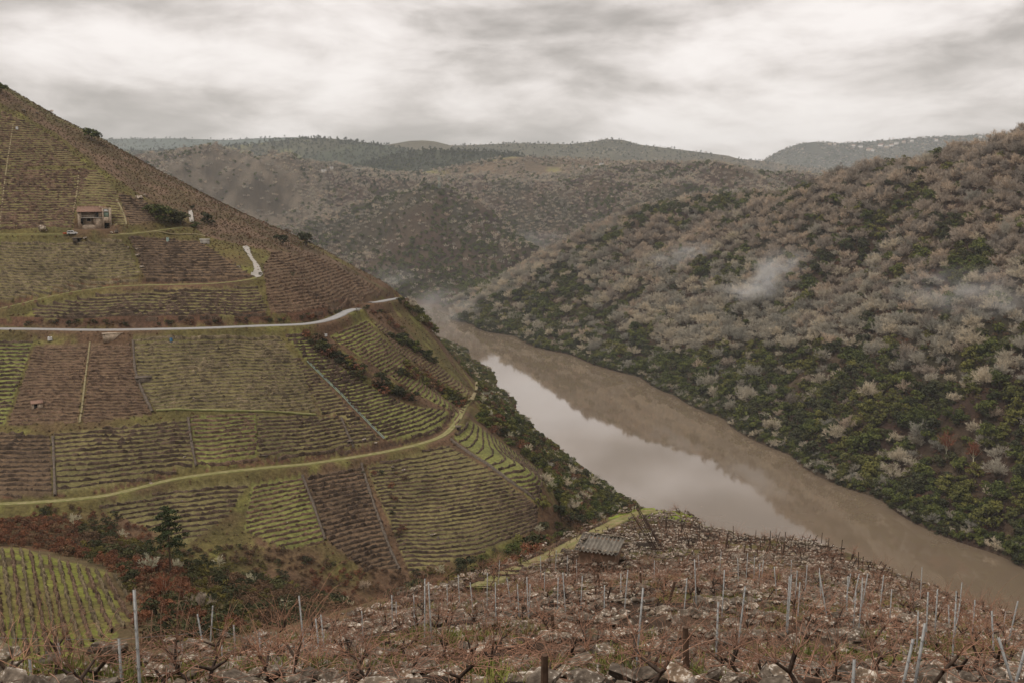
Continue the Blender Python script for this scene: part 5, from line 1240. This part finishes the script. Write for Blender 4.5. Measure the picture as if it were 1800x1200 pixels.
def build_heath():
    X, Y = jitter_grid(-300, -20, 290, 545, 1.35); ok = zone_of(X, Y) == 1; X, Y = X[ok], Y[ok]; px, py = project(X, Y, gz(X, Y))
    ok = (px > -40) & (px < 860); X, Y, px, py = X[ok], Y[ok], px[ok], py[ok]
    for p in PLOTS:
        k = ~in_poly(px, py, p[1]); X, Y, px, py = X[k], Y[k], px[k], py[k]
    dd = np.full(len(X), 1e9)
    for nm in ('road', 'road_beyond', 'track', 'track_house', 'track_upper'): dd = np.minimum(dd, dist_poly(X, Y, BENCH[nm][0][:, :2]))
    hp = np.hypot(X - HOUSE_P[0], Y - HOUSE_P[1]); k = (dd > 3.0) & (hp > 9) & (rng.uniform(0, 1, len(X)) < .35 + .5 * (py < 440)); X, Y, py = X[k], Y[k], py[k]; Z = gz(X, Y)
    v = visible(X, Y, Z + .6); X, Y, Z, py = X[v], Y[v], Z[v], py[v]; n = len(X)
    scatter_stuff('heath', ['shb0','shb1','sho0','shr1'], np.c_[X, Y, Z - .1], rng.uniform(.12, .42, n), rng.uniform(0, 6.28, n), rng.choice([0, 0, 0, 1, 1, 1, 2, 2, 3], n), 'low brown heath and grass tussocks on the vineyard hill')
    # pale boulders on the upper slope
    r = np.random.default_rng(12); cnt = 0
    for a, b, w in ((42,196,10),(65,200,8),(90,197,9),(245,349,14),(255,345,10),(170,402,12),(205,408,9),(196,410,7),(240,440,9),(243,450,10),(250,470,9),(225,436,7),(75,404,18),(420,470,9),(340,700,6),(690,822,9),(710,826,8),(762,940,12),(770,945,8),(945,950,10),(931,945,8),(400,642,7),(640,772,9),(660,778,8),(150,420,8),(325,803,7),(265,850,8),(320,880,6),(505,918,7),(600,770,6)):
        g = gp(a, b, 150.)[0]; s = w * g[1] / F; o = add('boulder', STONES[int(r.integers(16))], None, (g[0], g[1], g[2] + .12 * s), 'pale boulder on the vineyard hill slope', 'boulder', 'pale boulders on the vineyard hill')
        o.scale = (s, s, s * r.uniform(.7, 1.1)); o.rotation_euler = (r.normal(0, .2), r.normal(0, .2), r.uniform(0, 6))
def build_near_left_plot():
    root = None
    G0 = gp(110, 1050, 70.)[0]; root = thing('vineyard_plot', 'green vineyard plot with long rows at the lower left edge', 'vineyard', tuple(G0)); inv = Matrix.Translation(G0).inverted()
    for k in range(15):
        x0 = 3 + 16.6 * k - 16; top = (x0, 965 + max(0, k - 3) * 4.6 + 3); bot = (x0 + 24 + 2.2 * k, 1152 - max(0, k - 5) * 8)
        mid = ((top[0] + bot[0]) / 2 + 1.5, (top[1] + bot[1]) / 2)
        g = gp([top[0], bot[0]], [top[1], bot[1]], 70.); n = int(np.linalg.norm(g[1, :2] - g[0, :2]) / .45)
        t = np.linspace(0, 1, n); x = g[0, 0] + (g[1, 0] - g[0, 0]) * t + .12 * rng.normal(size=n); y = g[0, 1] + (g[1, 1] - g[0, 1]) * t
        z = gz(x, y); V = []
        hh = .35 + .55 * rng.uniform(0, 1, n); ww = .10 + .12 * rng.uniform(0, 1, n)
        for i in range(n):
            for s, q in ((-1.3, -.1), (-.7, .6), (0, 1), (.7, .6), (1.3, -.1)): V.append((x[i] + s * ww[i], y[i] + .1 * s * ww[i], z[i] + (q * hh[i] if q > 0 else -.12)))
        b = (np.arange(n - 1) * 5)[:, None]; kk = np.arange(4); Q = np.stack([b + kk, b + kk + 1, b + 6 + kk, b + 5 + kk], -1).reshape(-1, 4)
        o = add('vine_row', mesh_from('vine_row', V, Q, VIN_MATS['stone' if k % 2 else 'brown'], False, np.repeat(.6 + .8 * rng.uniform(0, 1, (n, 1)).repeat(5, 0).reshape(-1, 1), 3, 1)), root); o.matrix_parent_inverse = inv
        sel = np.arange(1, n, 5); v, f = tubes([(x[i], y[i], z[i] - .1, x[i] + rng.normal(0, .03), y[i], z[i] + rng.uniform(.7, 1.15), .03, .025) for i in sel], 4)
        o = add('stakes', mesh_from('stakes', v, f, M_STONE), root); o.matrix_parent_inverse = inv; o['kind'] = 'stuff'
# ---------------------------------------------------------------- the stony vineyard in the foreground
def stone_mat():
    t = NT('lichen_stone'); ob = t.obj()
    n = t.noise(2.4, 5, .65, ob); n2 = t.noise(1.1, 4, .6, ob)
    c = t.ramp(n, [(.3, tuple(C(64, 56, 49))), (.5, tuple(C(110, 99, 87))), (.7, tuple(C(162, 149, 133)))])
    r = t.rand(); c = t.mix(1.0, c, t.ramp(r, [(0, (.6, .59, .59)), (.45, (.95, .94, .93)), (.85, (1.18, 1.12, 1.04)), (1, (1.25, 1.03, .86))]), 'MULTIPLY')
    w = t.N.new('ShaderNodeMath'); w.operation = 'ADD'; t.L.new(t.noise(4.5, 6, .72, ob), w.inputs[0]); t.L.new(t.math('MULTIPLY', r, .10), w.inputs[1])
    li = t.ramp(w.outputs[0], [(.60, (0, 0, 0)), (.68, (.85, .85, .85))])
    c = t.mix(li, c, tuple(C(214, 206, 194)))
    ms = t.ramp(t.noise(.9, 3, .6, t.pos()), [(.60, (0, 0, 0)), (.70, (.6, .6, .6))]); c = t.mix(ms, c, tuple(C(104, 98, 62)))
    t.color(c); t.bump(t.noise(9, 6, .7, ob), .5, .04); return t.m
M_FSTONE = stone_mat()
M_CANE = leaf_mat('vine_cane', C(122, 90, 74), C(172, 134, 112), .25, 6.0)
M_VTRUNK = leaf_mat('vine_trunk', C(52, 43, 38), C(90, 75, 65), .2, 9.0)
def post_mat():
    t = NT('galvanised_steel'); c = t.ramp(t.noise(5, 4, .6, t.obj()), [(.35, tuple(C(126, 126, 124))), (.65, tuple(C(164, 163, 160)))]); t.color(c)
    t.b.inputs['Roughness'].default_value = .5; t.b.inputs['Metallic'].default_value = .25; return t.m
M_POST = post_mat(); M_WIRE = simple('steel_wire', tuple(C(138, 134, 130)), .5, .1)
M_STAKE = simple('brown_stake', tuple(C(84, 66, 54)), .9, .35, 7.0)

def hull_stone(seed):
    r = np.random.default_rng(seed); bm = bmesh.new()
    ax = np.array([r.uniform(.42, .56), r.uniform(.32, .46), r.uniform(.24, .38)])
    for k in range(15):
        d = r.normal(size=3); d /= np.abs(d).max() ** .75 * np.linalg.norm(d) ** .25; bm.verts.new(d * ax * r.uniform(.82, 1.05))
    res = bmesh.ops.convex_hull(bm, input=bm.verts); 
    junk = [v for v in bm.verts if not v.link_faces]; bmesh.ops.delete(bm, geom=junk, context='VERTS')
    bmesh.ops.recalc_face_normals(bm, faces=bm.faces); bmesh.ops.triangulate(bm, faces=bm.faces)
    me = bpy.data.meshes.new('stone'); bm.to_mesh(me); bm.free(); me.materials.append(M_FSTONE)
    return me
STONES = [hull_stone(500 + i) for i in range(16)]
ST_GEO = []
for _m in STONES:
    _v = np.array([v.co[:] for v in _m.vertices]); _f = np.array([p.vertices[:] for p in _m.polygons]); ST_GEO.append((_v, _f))
def rotm(a, b, c):
    ca, sa, cb, sb, cc, s2 = math.cos(a), math.sin(a), math.cos(b), math.sin(b), math.cos(c), math.sin(c)
    return np.array([[cc, -s2, 0], [s2, cc, 0], [0, 0, 1]]) @ np.array([[cb, 0, sb], [0, 1, 0], [-sb, 0, cb]]) @ np.array([[1, 0, 0], [0, ca, -sa], [0, sa, ca]])
ORD = ['lowest and nearest', 'second', 'third', 'fourth', 'fifth', 'sixth', 'seventh', 'eighth', 'ninth', 'tenth', 'eleventh', 'twelfth', 'thirteenth', 'fourteenth', 'fifteenth', 'sixteenth', 'seventeenth', 'eighteenth', 'nineteenth', 'twentieth']
def fg_levels(qf):
    """contours of the spur at the fractional terrace height qf: {k: segments}"""
    st = .4; xs = np.arange(-34, 44, st); ys = np.arange(9, 118, st); XX, YY = np.meshgrid(xs, ys)
    hs = hs_at(XX, YY); q = (hs + terr_warp(XX, YY)) / STEP + TOFF
    ins = fg_mask(XX, YY, 1.0) > .3
    out = {}
    for k in range(int(q[ins].min()), int(q[ins].max()) + 1):
        S = contour_segments(q, xs, ys, k + qf)
        if not len(S): continue
        mx = (S[:, 0] + S[:, 2]) / 2; my = (S[:, 1] + S[:, 3]) / 2
        keep = (fg_mask(mx, my, 1.0) > .3); px, py = project(mx, my, gz(mx, my)); keep &= (px > -60) & (px < 1860) & (py < 1260)
        if keep.sum() > 4: out[k] = S[keep]
    return out
def grad(x, y, e=.8):
    gx = (hs_at(x + e, y) - hs_at(x - e, y)); gy = (hs_at(x, y + e) - hs_at(x, y - e)); n = np.hypot(gx, gy) + 1e-9
    return gx / n, gy / n
def build_walls():
    lv = fg_levels(.84); ks = sorted(lv, key=lambda k: np.median((lv[k][:, 1] + lv[k][:, 3]) / 2)); wi = 0
    r = np.random.default_rng(77)
    for k in ks:
        S = lv[k]; mx = (S[:, 0] + S[:, 2]) / 2; my = (S[:, 1] + S[:, 3]) / 2; ln = np.hypot(S[:, 2] - S[:, 0], S[:, 3] - S[:, 1])
        gap = vnoise(mx / 3.2, my / 3.2, 300 + k) > .22
        cand = []
        for course in range(4):
            n = np.maximum(ln / (.30 if course < 3 else .5), 0); m = (r.uniform(0, 1, len(S)) < n) & gap
            if course == 3: m &= r.uniform(0, 1, len(S)) < .6
            t = r.uniform(0, 1, m.sum()); x = S[m, 0] + (S[m, 2] - S[m, 0]) * t; y = S[m, 1] + (S[m, 3] - S[m, 1]) * t
            gx, gy = grad(x, y); off = .40 - .17 * course + r.normal(0, .05, len(x)); x = x - gx * off; y = y - gy * off
            big = np.minimum(np.exp(r.normal(-.93, .36, len(x))), .62); ang = np.arctan2(gy, gx) + math.pi / 2
            zb = gz(x - gx * .35, y - gy * .35)
            z = np.maximum(gz(x, y) + .12 * big, zb + .1 + .30 * course) + r.normal(0, .03, len(x))
            if course == 3: x = x + gx * .5; y = y + gy * .5; z = gz(x, y) + .14
            for i in range(len(x)): cand.append((x[i], y[i], z[i], big[i], ang[i] + r.normal(0, .35), r.normal(0, .22), r.normal(0, .22)))
        # rubble lying on the terrace above
        cnt = r.poisson(ln / .045); ii = np.repeat(np.arange(len(S)), cnt)
        t = r.uniform(0, 1, len(ii)); x = S[ii, 0] + (S[ii, 2] - S[ii, 0]) * t; y = S[ii, 1] + (S[ii, 3] - S[ii, 1]) * t; gx, gy = grad(x, y); off = r.uniform(-1.6, 2.6, len(x)); x = x + gx * off; y = y + gy * off
        kp = vnoise(x / 2.1, y / 2.1, 333) > .30; x, y = x[kp], y[kp]
        ok = fg_mask(x, y, 1.0) > .2; x, y = x[ok], y[ok]; z = gz(x, y) + .07
        for i in range(len(x)): cand.append((x[i], y[i], z[i], min(math.exp(r.normal(-1.22, .42)), .55), r.uniform(0, 6), r.normal(0, .3), r.normal(0, .3)))
        if not cand: continue
        A = np.array(cand); px, py = project(A[:, 0], A[:, 1], A[:, 2]); A = A[(px > -30) & (px < 1830) & (py < 1235) & (dist_poly(A[:, 0], A[:, 1], BENCH['spur_path'][0][:, :2]) > 1.1) & (np.hypot(A[:, 0] - HUT_FG[0], A[:, 1] - HUT_FG[1] - 1.2) > 1.7)]
        if len(A) < 5: continue
        c = A[:, :3].mean(0); size = A[:, 3] * F / A[:, 1]
        md = np.median(A[:, 1])
        lab = '%s dry stone terrace wall counted up from the bottom edge' % ORD[wi] if wi < len(ORD) else 'one of the last small stone walls near the spur crest'
        root = thing('dry_stone_wall', lab, 'wall', tuple(c), 0, None if wi < len(ORD) else 'last walls near the spur crest'); wi += 1
        order = np.argsort(-size); single = [i for i in order[:300] if size[i] > 10]; ss = set(int(i) for i in single); rest = [i for i in order if int(i) not in ss]
        for i in single:
            a = A[i]; o = add('stone', STONES[int(r.integers(16))], root, (a[0] - c[0], a[1] - c[1], a[2] - c[2])); o.rotation_euler = (a[5], a[6], a[4]); o.scale = (a[3] * r.uniform(.9, 1.3), a[3] * r.uniform(.8, 1.1), a[3] * r.uniform(.55, .95))
        if rest:
            V, Fc, off = [], [], 0
            for i in rest:
                a = A[i]; v, f = ST_GEO[int(r.integers(16))]; v = (v * a[3] * np.array([1.1, .95, .85])) @ rotm(a[5], a[6], a[4]).T + a[:3] - c
                V.append(v); Fc.append(f + off); off += len(v)
            o = add('small_stones', mesh_from('small_stones', np.vstack(V), np.vstack(Fc), M_FSTONE), root); o['kind'] = 'stuff'

def cane(r, p, d, L, n=5, rad=.007, droop=.25):
    segs = []; q = np.array(p, float); d = np.array(d, float); d /= np.linalg.norm(d)
    for i in range(n):
        e = q + d * L / n; segs.append((*q, *e, rad * (1 - .14 * i), rad * (1 - .14 * (i + 1)))); q = e
        d = d + r.normal(0, .16, 3) + np.array([0, 0, -droop * i / n]); d /= np.linalg.norm(d)
    return segs
def vine_protos():
    for s in range(8):
        r = np.random.default_rng(900 + s); H = r.uniform(.35, .6); tr = []; p = np.array([0, 0, -.15]); 
        for i in range(4):
            e = p + np.array([r.normal(0, .07), r.normal(0, .07), (H + .15) / 4]); tr.append((*p, *e, 0.046 - .005 * i, .042 - .005 * i)); p = e
        cn = []
        for a in range(3):
            d = np.array([r.normal(0, .7), r.normal(0, .5), 1.0]); d /= np.linalg.norm(d); e = p + d * r.uniform(.15, .32); tr.append((*p, *e, .028, .018))
            for k in range(5): cn += cane(r, e, d + r.normal(0, .7, 3) + np.array([0, 0, .3]), r.uniform(.5, 1.5), 6, .0065, .55)
        reg('vine%d' % s, tubes(tr, 6), tubes(cn), H + .8, M_VTRUNK, M_CANE)
    for s in range(3):
        r = np.random.default_rng(930 + s); cn = []
        for k in range(16):
            p = (r.normal(0, .55), r.normal(0, .4), r.uniform(0, .3)); cn += cane(r, p, (r.normal(), r.normal() * .6, r.normal(0, .3)), r.uniform(.4, 1.1), 4, .008, .1)
        v, f = tubes(cn); reg('litter%d' % s, (v[:6], f[:3]), (v, f), 1, M_CANE, M_CANE)
        rr = np.random.default_rng(950 + s); n = 46; V = []; 
        for k in range(n):
            x, y = rr.normal(0, .16, 2); a = rr.uniform(0, 6.28); h = rr.uniform(.08, .28); w = .012; lx, ly = rr.normal(0, .09, 2); c, q = math.cos(a) * w, math.sin(a) * w
            V += [(x - c, y - q, -.02), (x + c, y + q, -.02), (x + lx + c * .4, y + ly + q * .4, h), (x + lx - c * .4, y + ly - q * .4, h)]
        v = np.array(V); f = np.arange(len(V)).reshape(-1, 4); reg('tuft%d' % s, (v[:4], f[:1]), (v, f), .3, ML['olive'], GRASSM)
GRASSM = leaf_mat('grass_blade', C(92, 98, 50), C(136, 136, 76), .3, 2.0)
def build_vines():
    vine_protos()
    r = np.random.default_rng(31); X, Y = [], []
    for k, S in fg_levels(.42).items():
        ln = np.hypot(S[:, 2] - S[:, 0], S[:, 3] - S[:, 1]); m = r.uniform(0, 1, len(S)) < ln / 1.15
        x = (S[m, 0] + S[m, 2]) / 2 + r.normal(0, .18, m.sum()); y = (S[m, 1] + S[m, 3]) / 2 + r.normal(0, .18, m.sum()); X.append(x); Y.append(y)
    X = np.concatenate(X); Y = np.concatenate(Y); sc = r.uniform(.8, 1.3, len(X))
    def lab(px, py, x, y):
        row = next(t for lim, t in ((17, 'on the lowest visible terrace'), (22, 'on the second terrace band'), (28, 'just above the tall posts'), (36, 'on the lower middle of the spur'), (46, 'on the middle of the spur'), (62, 'level with the ground before the hut'), (999, 'near the spur crest')) if y < lim)
        side = next(t for lim, t in ((330, 'at the left edge'), (640, 'left of the twin posts'), (900, 'right of the twin posts'), (1120, 'below the hut'), (1320, 'right of the hut'), (1560, 'before the river view'), (9999, 'at the right edge')) if px < lim)
        return 'gnarled leafless grapevine %s, %s' % (row, side)
    plant_mass('vine', ['vine%d' % i for i in range(8)], X, Y, sc, 300, 'grapevine', lab, 'grapevine', 'grapevines on the stony spur', 'far_grapevines', 'small leafless grapevines further up the spur')
    # cut canes lying about and grass tufts
    n = 2300; y = 12 * np.exp(r.uniform(0, 1, n) ** .55 * math.log(118 / 12.)); x = y * r.uniform(-.56, .56, n); ok = fg_mask(x, y, 1.0) > .2; x, y = x[ok], y[ok]
    z = gz(x, y); v = visible(x, y, z + .3, .08); x, y, z = x[v], y[v], z[v]; n = len(x)
    scatter_stuff('cane_litter', ['litter0','litter1','litter2'], np.c_[x, y, z], r.uniform(.7, 1.3, n), r.uniform(0, 6.28, n), r.integers(0, 3, n), 'tangle of cut reddish vine canes over the stones')
    n = 6000; y = 12 * np.exp(r.uniform(0, 1, n) ** .8 * math.log(118 / 12.)); x = y * r.uniform(-.56, .56, n); ok = (fg_mask(x, y, 1.0) > .2) & (fbm(x, y, 3.2, 3, 60) > .12); x, y = x[ok], y[ok]
    z = gz(x, y); v = visible(x, y, z + .3, .08); x, y, z = x[v], y[v], z[v]; n = len(x)
    scatter_stuff('grass', ['tuft0','tuft1','tuft2'], np.c_[x, y, z], r.uniform(.7, 1.5, n), r.uniform(0, 6.28, n), r.integers(0, 3, n), 'short green grass tufts between the stones')

def channel_post(H, w=.038):
    """rolled steel U section with hook notches"""
    a = w / 2; t = .006; d = w * .75
    pr = [(-a, -d/2), (-a, d/2), (-a + t, d/2), (-a + t, -d/2 + t), (a - t, -d/2 + t), (a - t, d/2), (a, d/2), (a, -d/2)]
    V = [(x, y, -.3) for x, y in pr] + [(x, y, H) for x, y in pr]; n = 8
    Fq = [(i, (i + 1) % n, n + (i + 1) % n, n + i) for i in range(n)] + [(n + 0, n + 1, n + 2, n + 3), (n + 0, n + 3, n + 4, n + 7), (n + 7, n + 4, n + 5, n + 6)]
    g = [(V, Fq)]
    for z in np.arange(.5, H - .05, .3):
        for s in (-1, 1): g.append(box(s * a - .004, s * a + .004, -d/2 - .012, -d/2 + .002, z, z + .02))
    return join(g)
METAL = [(246,1042,246,1215),(107,1129,108,1182),(55,1158,55,1192),(214,1122,213,1190),(321,1131,321,1160),(353,1077,361,1155),(379,1063,369,1150),(413,1098,414,1150),(391,1133,391,1158),
 (530,1047,538,1150),(557,1087,562,1145),(566,1080,571,1141),(690,1045,690,1107),(697,1057,697,1090),(748,1019,746,1128),(755,1023,759,1134),(728,1048,729,1107),(637,1073,639,1117),(827,1023,832,1077),(786,1025,787,1067),(857,1006,856,1065),(871,1023,872,1097),(891,1014,898,1057),(458,1110,458,1152),
 (926,1014,930,1090),(957,1003,957,1047),(989,1006,995,1077),(997,975,997,1012),(1062,1028,1062,1077),(1091,1008,1091,1047),(1102,1001,1096,1077),(1127,1035,1117,1175),(1150,985,1150,1019),(1219,983,1224,1060),(1227,975,1230,994),(1266,968,1264,1007),(1271,1002,1269,1082),(1295,980,1299,1027),(1312,970,1311,1020),(1340,982,1337,1022),(1304,1029,1294,1137),(1259,1060,1258,1172),
 (1390,983,1390,1012),(1387,1010,1384,1102),(1383,1012,1382,1100),(1437,1005,1457,1089),(1359,995,1367,1047),(1507,1007,1495,1067),(1513,1015,1512,1075),(1549,1010,1545,1074),(1564,1035,1564,1089),(1501,1040,1500,1097),(1625,1040,1628,1127),(1611,1075,1612,1132),(1620,1098,1604,1205),(1598,1122,1581,1205),(1674,1063,1674,1159),(1682,1060,1677,1120),(1666,1063,1670,1100),(1710,1055,1708,1122),(1737,1073,1751,1157),(1780,1054,1771,1132),(1748,1115,1785,1205),(1799,1120,1782,1205),(1498,1158,1499,1208),(1765,1073,1763,1105)]
MLAB = {0: 'tallest pale metal post at the lower left, cut by the bottom edge', 5: 'left of the crossing pair of metal posts at the lower left', 6: 'right of the crossing pair of metal posts at the lower left', 9: 'tall leaning metal post left of the bottom centre', 10: 'left of two short metal posts beside the tall leaning one', 11: 'right of two short metal posts beside the tall leaning one',
 14: 'left of the tall twin metal posts before the dark bushes', 15: 'right of the tall twin metal posts before the dark bushes', 31: 'tall leaning metal post at the bottom centre', 40: 'long slanting metal post right of the bottom centre', 41: 'bright straight metal post right of the bottom centre', 43: 'front of the double metal post in the right half', 44: 'rear of the double metal post in the right half', 45: 'metal post leaning left on the right half of the spur', 54: 'right of the two steeply leaning posts at the lower right', 55: 'left of the two steeply leaning posts at the lower right',
 56: 'tallest straight metal post near the right edge', 60: 'leaning metal post left of the corner pair', 62: 'left arm of the V of posts in the lower right corner', 63: 'right arm of the V of posts in the lower right corner', 61: 'tall metal post against the river at the right edge', 64: 'stub of a metal post at the bottom edge, lower right', 1: 'short metal post before the green rows at the lower left', 3: 'thin metal post left of the tallest pale one', 24: 'metal post left of the stone hut, nearest its path', 26: 'metal post in front of the left corner of the hut'}
def place_post(q, name, lab, cat, grp, wood=False, near=10.):
    x0, y0, x1, y1 = q
    g = cast(HS, x1, min(y1, 1225), near)[0]; z = float(gz(g[0], g[1])); s = math.hypot(g[1], CZ - g[2]) / F
    H = (y1 - y0) * s * 1.02 + (g[2] - z); lean = (x0 - x1) * s
    o = thing(name, lab, cat, (g[0], g[1], z), rng.uniform(-.3, .3), grp); o.rotation_euler = (rng.normal(0, .02), math.atan2(lean, H), 0)
    return o, H
_r = np.random.default_rng(44)
for _k in range(24):
    _x = _r.uniform(760, 1700); _y = _r.uniform(1000, 1095) + max(0, (_x - 1300) * .07); _h = (_y - 900) * .34 + _r.uniform(-8, 8)
    METAL.append((_x + _r.normal(0, 3), _y - _h, _x, _y))
def build_posts():
    for i, q in enumerate(METAL):
        px = q[2]; zn = 'left third' if px < 600 else ('middle' if px < 1100 else ('right half' if px < 1500 else 'far right'))
        lab = MLAB.get(i, 'thin galvanised vineyard post in the %s of the spur' % zn)
        o, H = place_post(q, 'metal_post', lab, 'post', None if i in MLAB else 'thin metal posts on the spur')
        v, f = channel_post(max(H, .4)); add('shaft', mesh_from('shaft', v, f, M_POST), o) if False else part('shaft', [(v, [x for x in f if len(x) == 4])], M_POST, o)
    WOOD = [(1203,1104,1206,1188),(1185,1020,1172,1055),(1125,1005,1127,1032),(970,1078,975,1112),(1050,1007,1055,1032),(957,1150,954,1206)]
    WL = ['thick brown wooden stake at the bottom centre right', 'dark wooden stake leaning right behind the tall post', 'short wooden stake right of the hut', 'dark wooden stump stake left of the centre', 'dark stake in front of the hut wall', 'thick wooden stake at the bottom edge centre']
    DARKS = [(1353,932,1354,967),(1371,933,1364,950),(1379,934,1377,977),(1396,937,1388,952),(1425,937,1416,954),(1437,937,1424,957),(1444,935,1443,960),(1456,945,1455,970),(1465,953,1457,969),(1471,962,1459,987),(1479,948,1477,985),(1500,971,1487,990),(1506,977,1492,1000),(1508,970,1509,998),(1516,977,1516,998),(1523,983,1532,1003),(1532,982,1520,999),(1550,983,1537,1002),(1558,988,1544,1009),(1564,992,1550,1012),(1568,997,1564,1020),(1601,1003,1596,1032),(1681,1040,1678,1072),(1727,1057,1727,1078)]
    r = np.random.default_rng(8)
    for k in range(44):
        x = r.uniform(1165, 1420); y = 925 + (x - 1165) * .14 + r.uniform(0, 34); h = r.uniform(12, 26); DARKS.append((x + r.normal(0, 4), y - h, x, y))
    def stake(o, H, rad):
        sg = [(0, 0, -.3, rad * .2, 0, H * .5, rad, rad * .95), (rad * .2, 0, H * .5, 0, 0, H, rad * .95, rad * .85)]
        v, f = tubes(sg, 7); f = [tuple(int(k) for k in q) for q in f]; n = len(v)
        b = bmesh.new(); bv = [b.verts.new(p) for p in v]
        for q in f: b.faces.new([bv[k] for k in q])
        b.faces.new(bv[n - 7:]); me = bpy.data.meshes.new('shaft'); b.to_mesh(me); b.free(); me.materials.append(M_STAKE if rad > .045 else M_WOODD); add('shaft', me, o)
    for q, l in zip(WOOD, WL):
        o, H = place_post(q, 'wooden_stake', l, 'stake', None); stake(o, H, .06)
    for i, q in enumerate(DARKS):
        o, H = place_post(q, 'dark_stake', 'dark wooden stake on the spur crest against the river' if i < 24 else 'dark wooden stake on the stony rise right of the stake bundle', 'stake', 'dark stakes along the crest' if i < 24 else 'dark stakes on the stony rise', near=40.); stake(o, H, .035)
    # bundle of spare stakes leaning on a low wall
    LB = 'long dark spare stake leaning in the bundle behind the hut'
    for k in range(10):
        b = gp(1150 + 2.6 * k + r.normal(0, 2), 968 + r.normal(0, 3), 50.)[0]; L = r.uniform(3.6, 4.6); s = b[1] / F
        dx = -(40 + r.normal(0, 5)) * s; up = (70 + r.normal(0, 5)) * s
        o = thing('leaning_stake', LB, 'stake', tuple(b), 0, 'stakes leaning in the bundle')
        v, f = tubes([(0, 0, -.1, dx * .5, .55, up * .5, .03, .028), (dx * .5, .55, up * .5, dx, 1.2, up, .028, .022)], 6); add('shaft', mesh_from('shaft', v, f, M_WOODD), o)
    # trellis wires along some rows of posts
    def wire(pa, pb, lab, hgt):
        a = cast(HS, pa[0], pa[1], 10.)[0]; b = cast(HS, pb[0], pb[1], 10.)[0]; n = 14; sg = []
        za = float(gz(a[0], a[1])) + hgt; zb = float(gz(b[0], b[1])) + hgt
        pts = [(a[0] + (b[0] - a[0]) * t, a[1] + (b[1] - a[1]) * t, max(za + (zb - za) * t - .12 * math.sin(math.pi * t), float(gz(a[0] + (b[0] - a[0]) * t, a[1] + (b[1] - a[1]) * t)) + .25)) for t in np.linspace(0, 1, n + 1)]
        c = np.array(pts[n // 2]); sg = [(*(np.array(p) - c), *(np.array(q) - c), .005, .005) for p, q in zip(pts[:-1], pts[1:])]
        v, f = tubes(sg, 4); add('trellis_wire', mesh_from('trellis_wire', v, f, M_WIRE), None, tuple(c), lab, 'wire')
    wire((369,1150), (538,1150), 'steel wire between the crossing posts and the tall leaning post', .8); wire((538,1150), (759,1134), 'steel wire from the tall leaning post to the twin posts', .8); wire((-40,1190), (361,1155), 'steel wire at the lower left edge behind the tallest post', .8); wire((759,1134), (930,1090), 'steel wire running right from the twin posts', .9)
    wire((1117,1175), (1258,1172), 'steel wire between the two tall posts at the bottom centre', .7); wire((1258,1172), (1500,1205), 'steel wire at the bottom right of centre', .7); wire((1564,1060), (1900,1128), 'upper steel wire at the right edge against the river', 1.1); wire((1570,1066), (1900,1136), 'lower steel wire at the right edge against the river', .8)

def build_fg_hut():
    g = HUT_FG; s = math.hypot(g[1], CZ - g[2]) / F
    z0 = float(gz(g[0], g[1])); W = 64 * s; o = thing('stone_hut', 'small brown field hut with grey fibre roof weighted by stones', 'hut', (g[0], g[1] + .3, z0), facing(g) - .25)
    H = 1.15; D = 2.0
    part('wall', [box(-W/2, W/2, 0, .3, -1.2, H), box(-W/2, W/2, D - .3, D, -1.2, H + .4), box(-W/2, -W/2 + .3, .301, D - .301, -1.2, H), box(W/2 - .3, W/2, .301, D - .301, -1.2, H)], simple('earth_plaster', tuple(C(120, 98, 82)), .95, .25, 1.5), o)
    part('doorway', box(-.1, .5, -.012, .0, -.4, .35), M_DARK, o)
    V, Fq = [], []; nx = 64; x0, x1 = -W/2 - .25, W/2 + .3
    for i in range(nx + 1):
        x = x0 + (x1 - x0) * i / nx; w = .07 * math.cos(i / nx * 11 * 2 * math.pi)
        for (y, z) in ((-.35, H + .03), (D * .5, H + .27), (D + .25, H + .5)): V += [(x + (.0), y, z + w), (x, y, z + w - .02)]
    for i in range(nx):
        for j in (0, 2):
            a = i * 6 + j; b = (i + 1) * 6 + j; Fq += [(a, b, b + 2, a + 2), (a + 1, a + 3, b + 3, b + 1)]
    rf = part('roof', (V, Fq), simple('weathered_fibre_sheet', tuple(C(112, 106, 97)), .9, .35, 2.5), o)
    r = np.random.default_rng(3)
    for k in range(26):
        if k < 11: x = x0 + .2 + (x1 - x0 - .4) * k / 10; y = D + .1; 
        elif k < 19: x = x0 + .2 + (x1 - x0 - .4) * (k - 11) / 7.0; y = -.15
        else: x = x0 + .3 + r.normal(0, .1); y = -.1 + D * (k - 19) / 7.0
        z = H + .03 + (y + .35) / (D + .6) * .47 + .12; q = add('stone', STONES[int(r.integers(16))], rf, (x, y, z)); sc = r.uniform(.25, .42); q.scale = (sc * 1.3, sc, sc * .7); q.rotation_euler = (r.normal(0, .2), r.normal(0, .2), r.uniform(0, 6))
build_terrain()
build_river()
build_ridges()
build_tracks()
build_plots()
build_right_woods()
build_far_woods()
build_house()
build_huts()
village()
build_left_plants()
build_near_left_plot()
build_heath()
build_walls()
build_vines()
build_posts()
build_fg_hut()
build_haze()
build_mist()
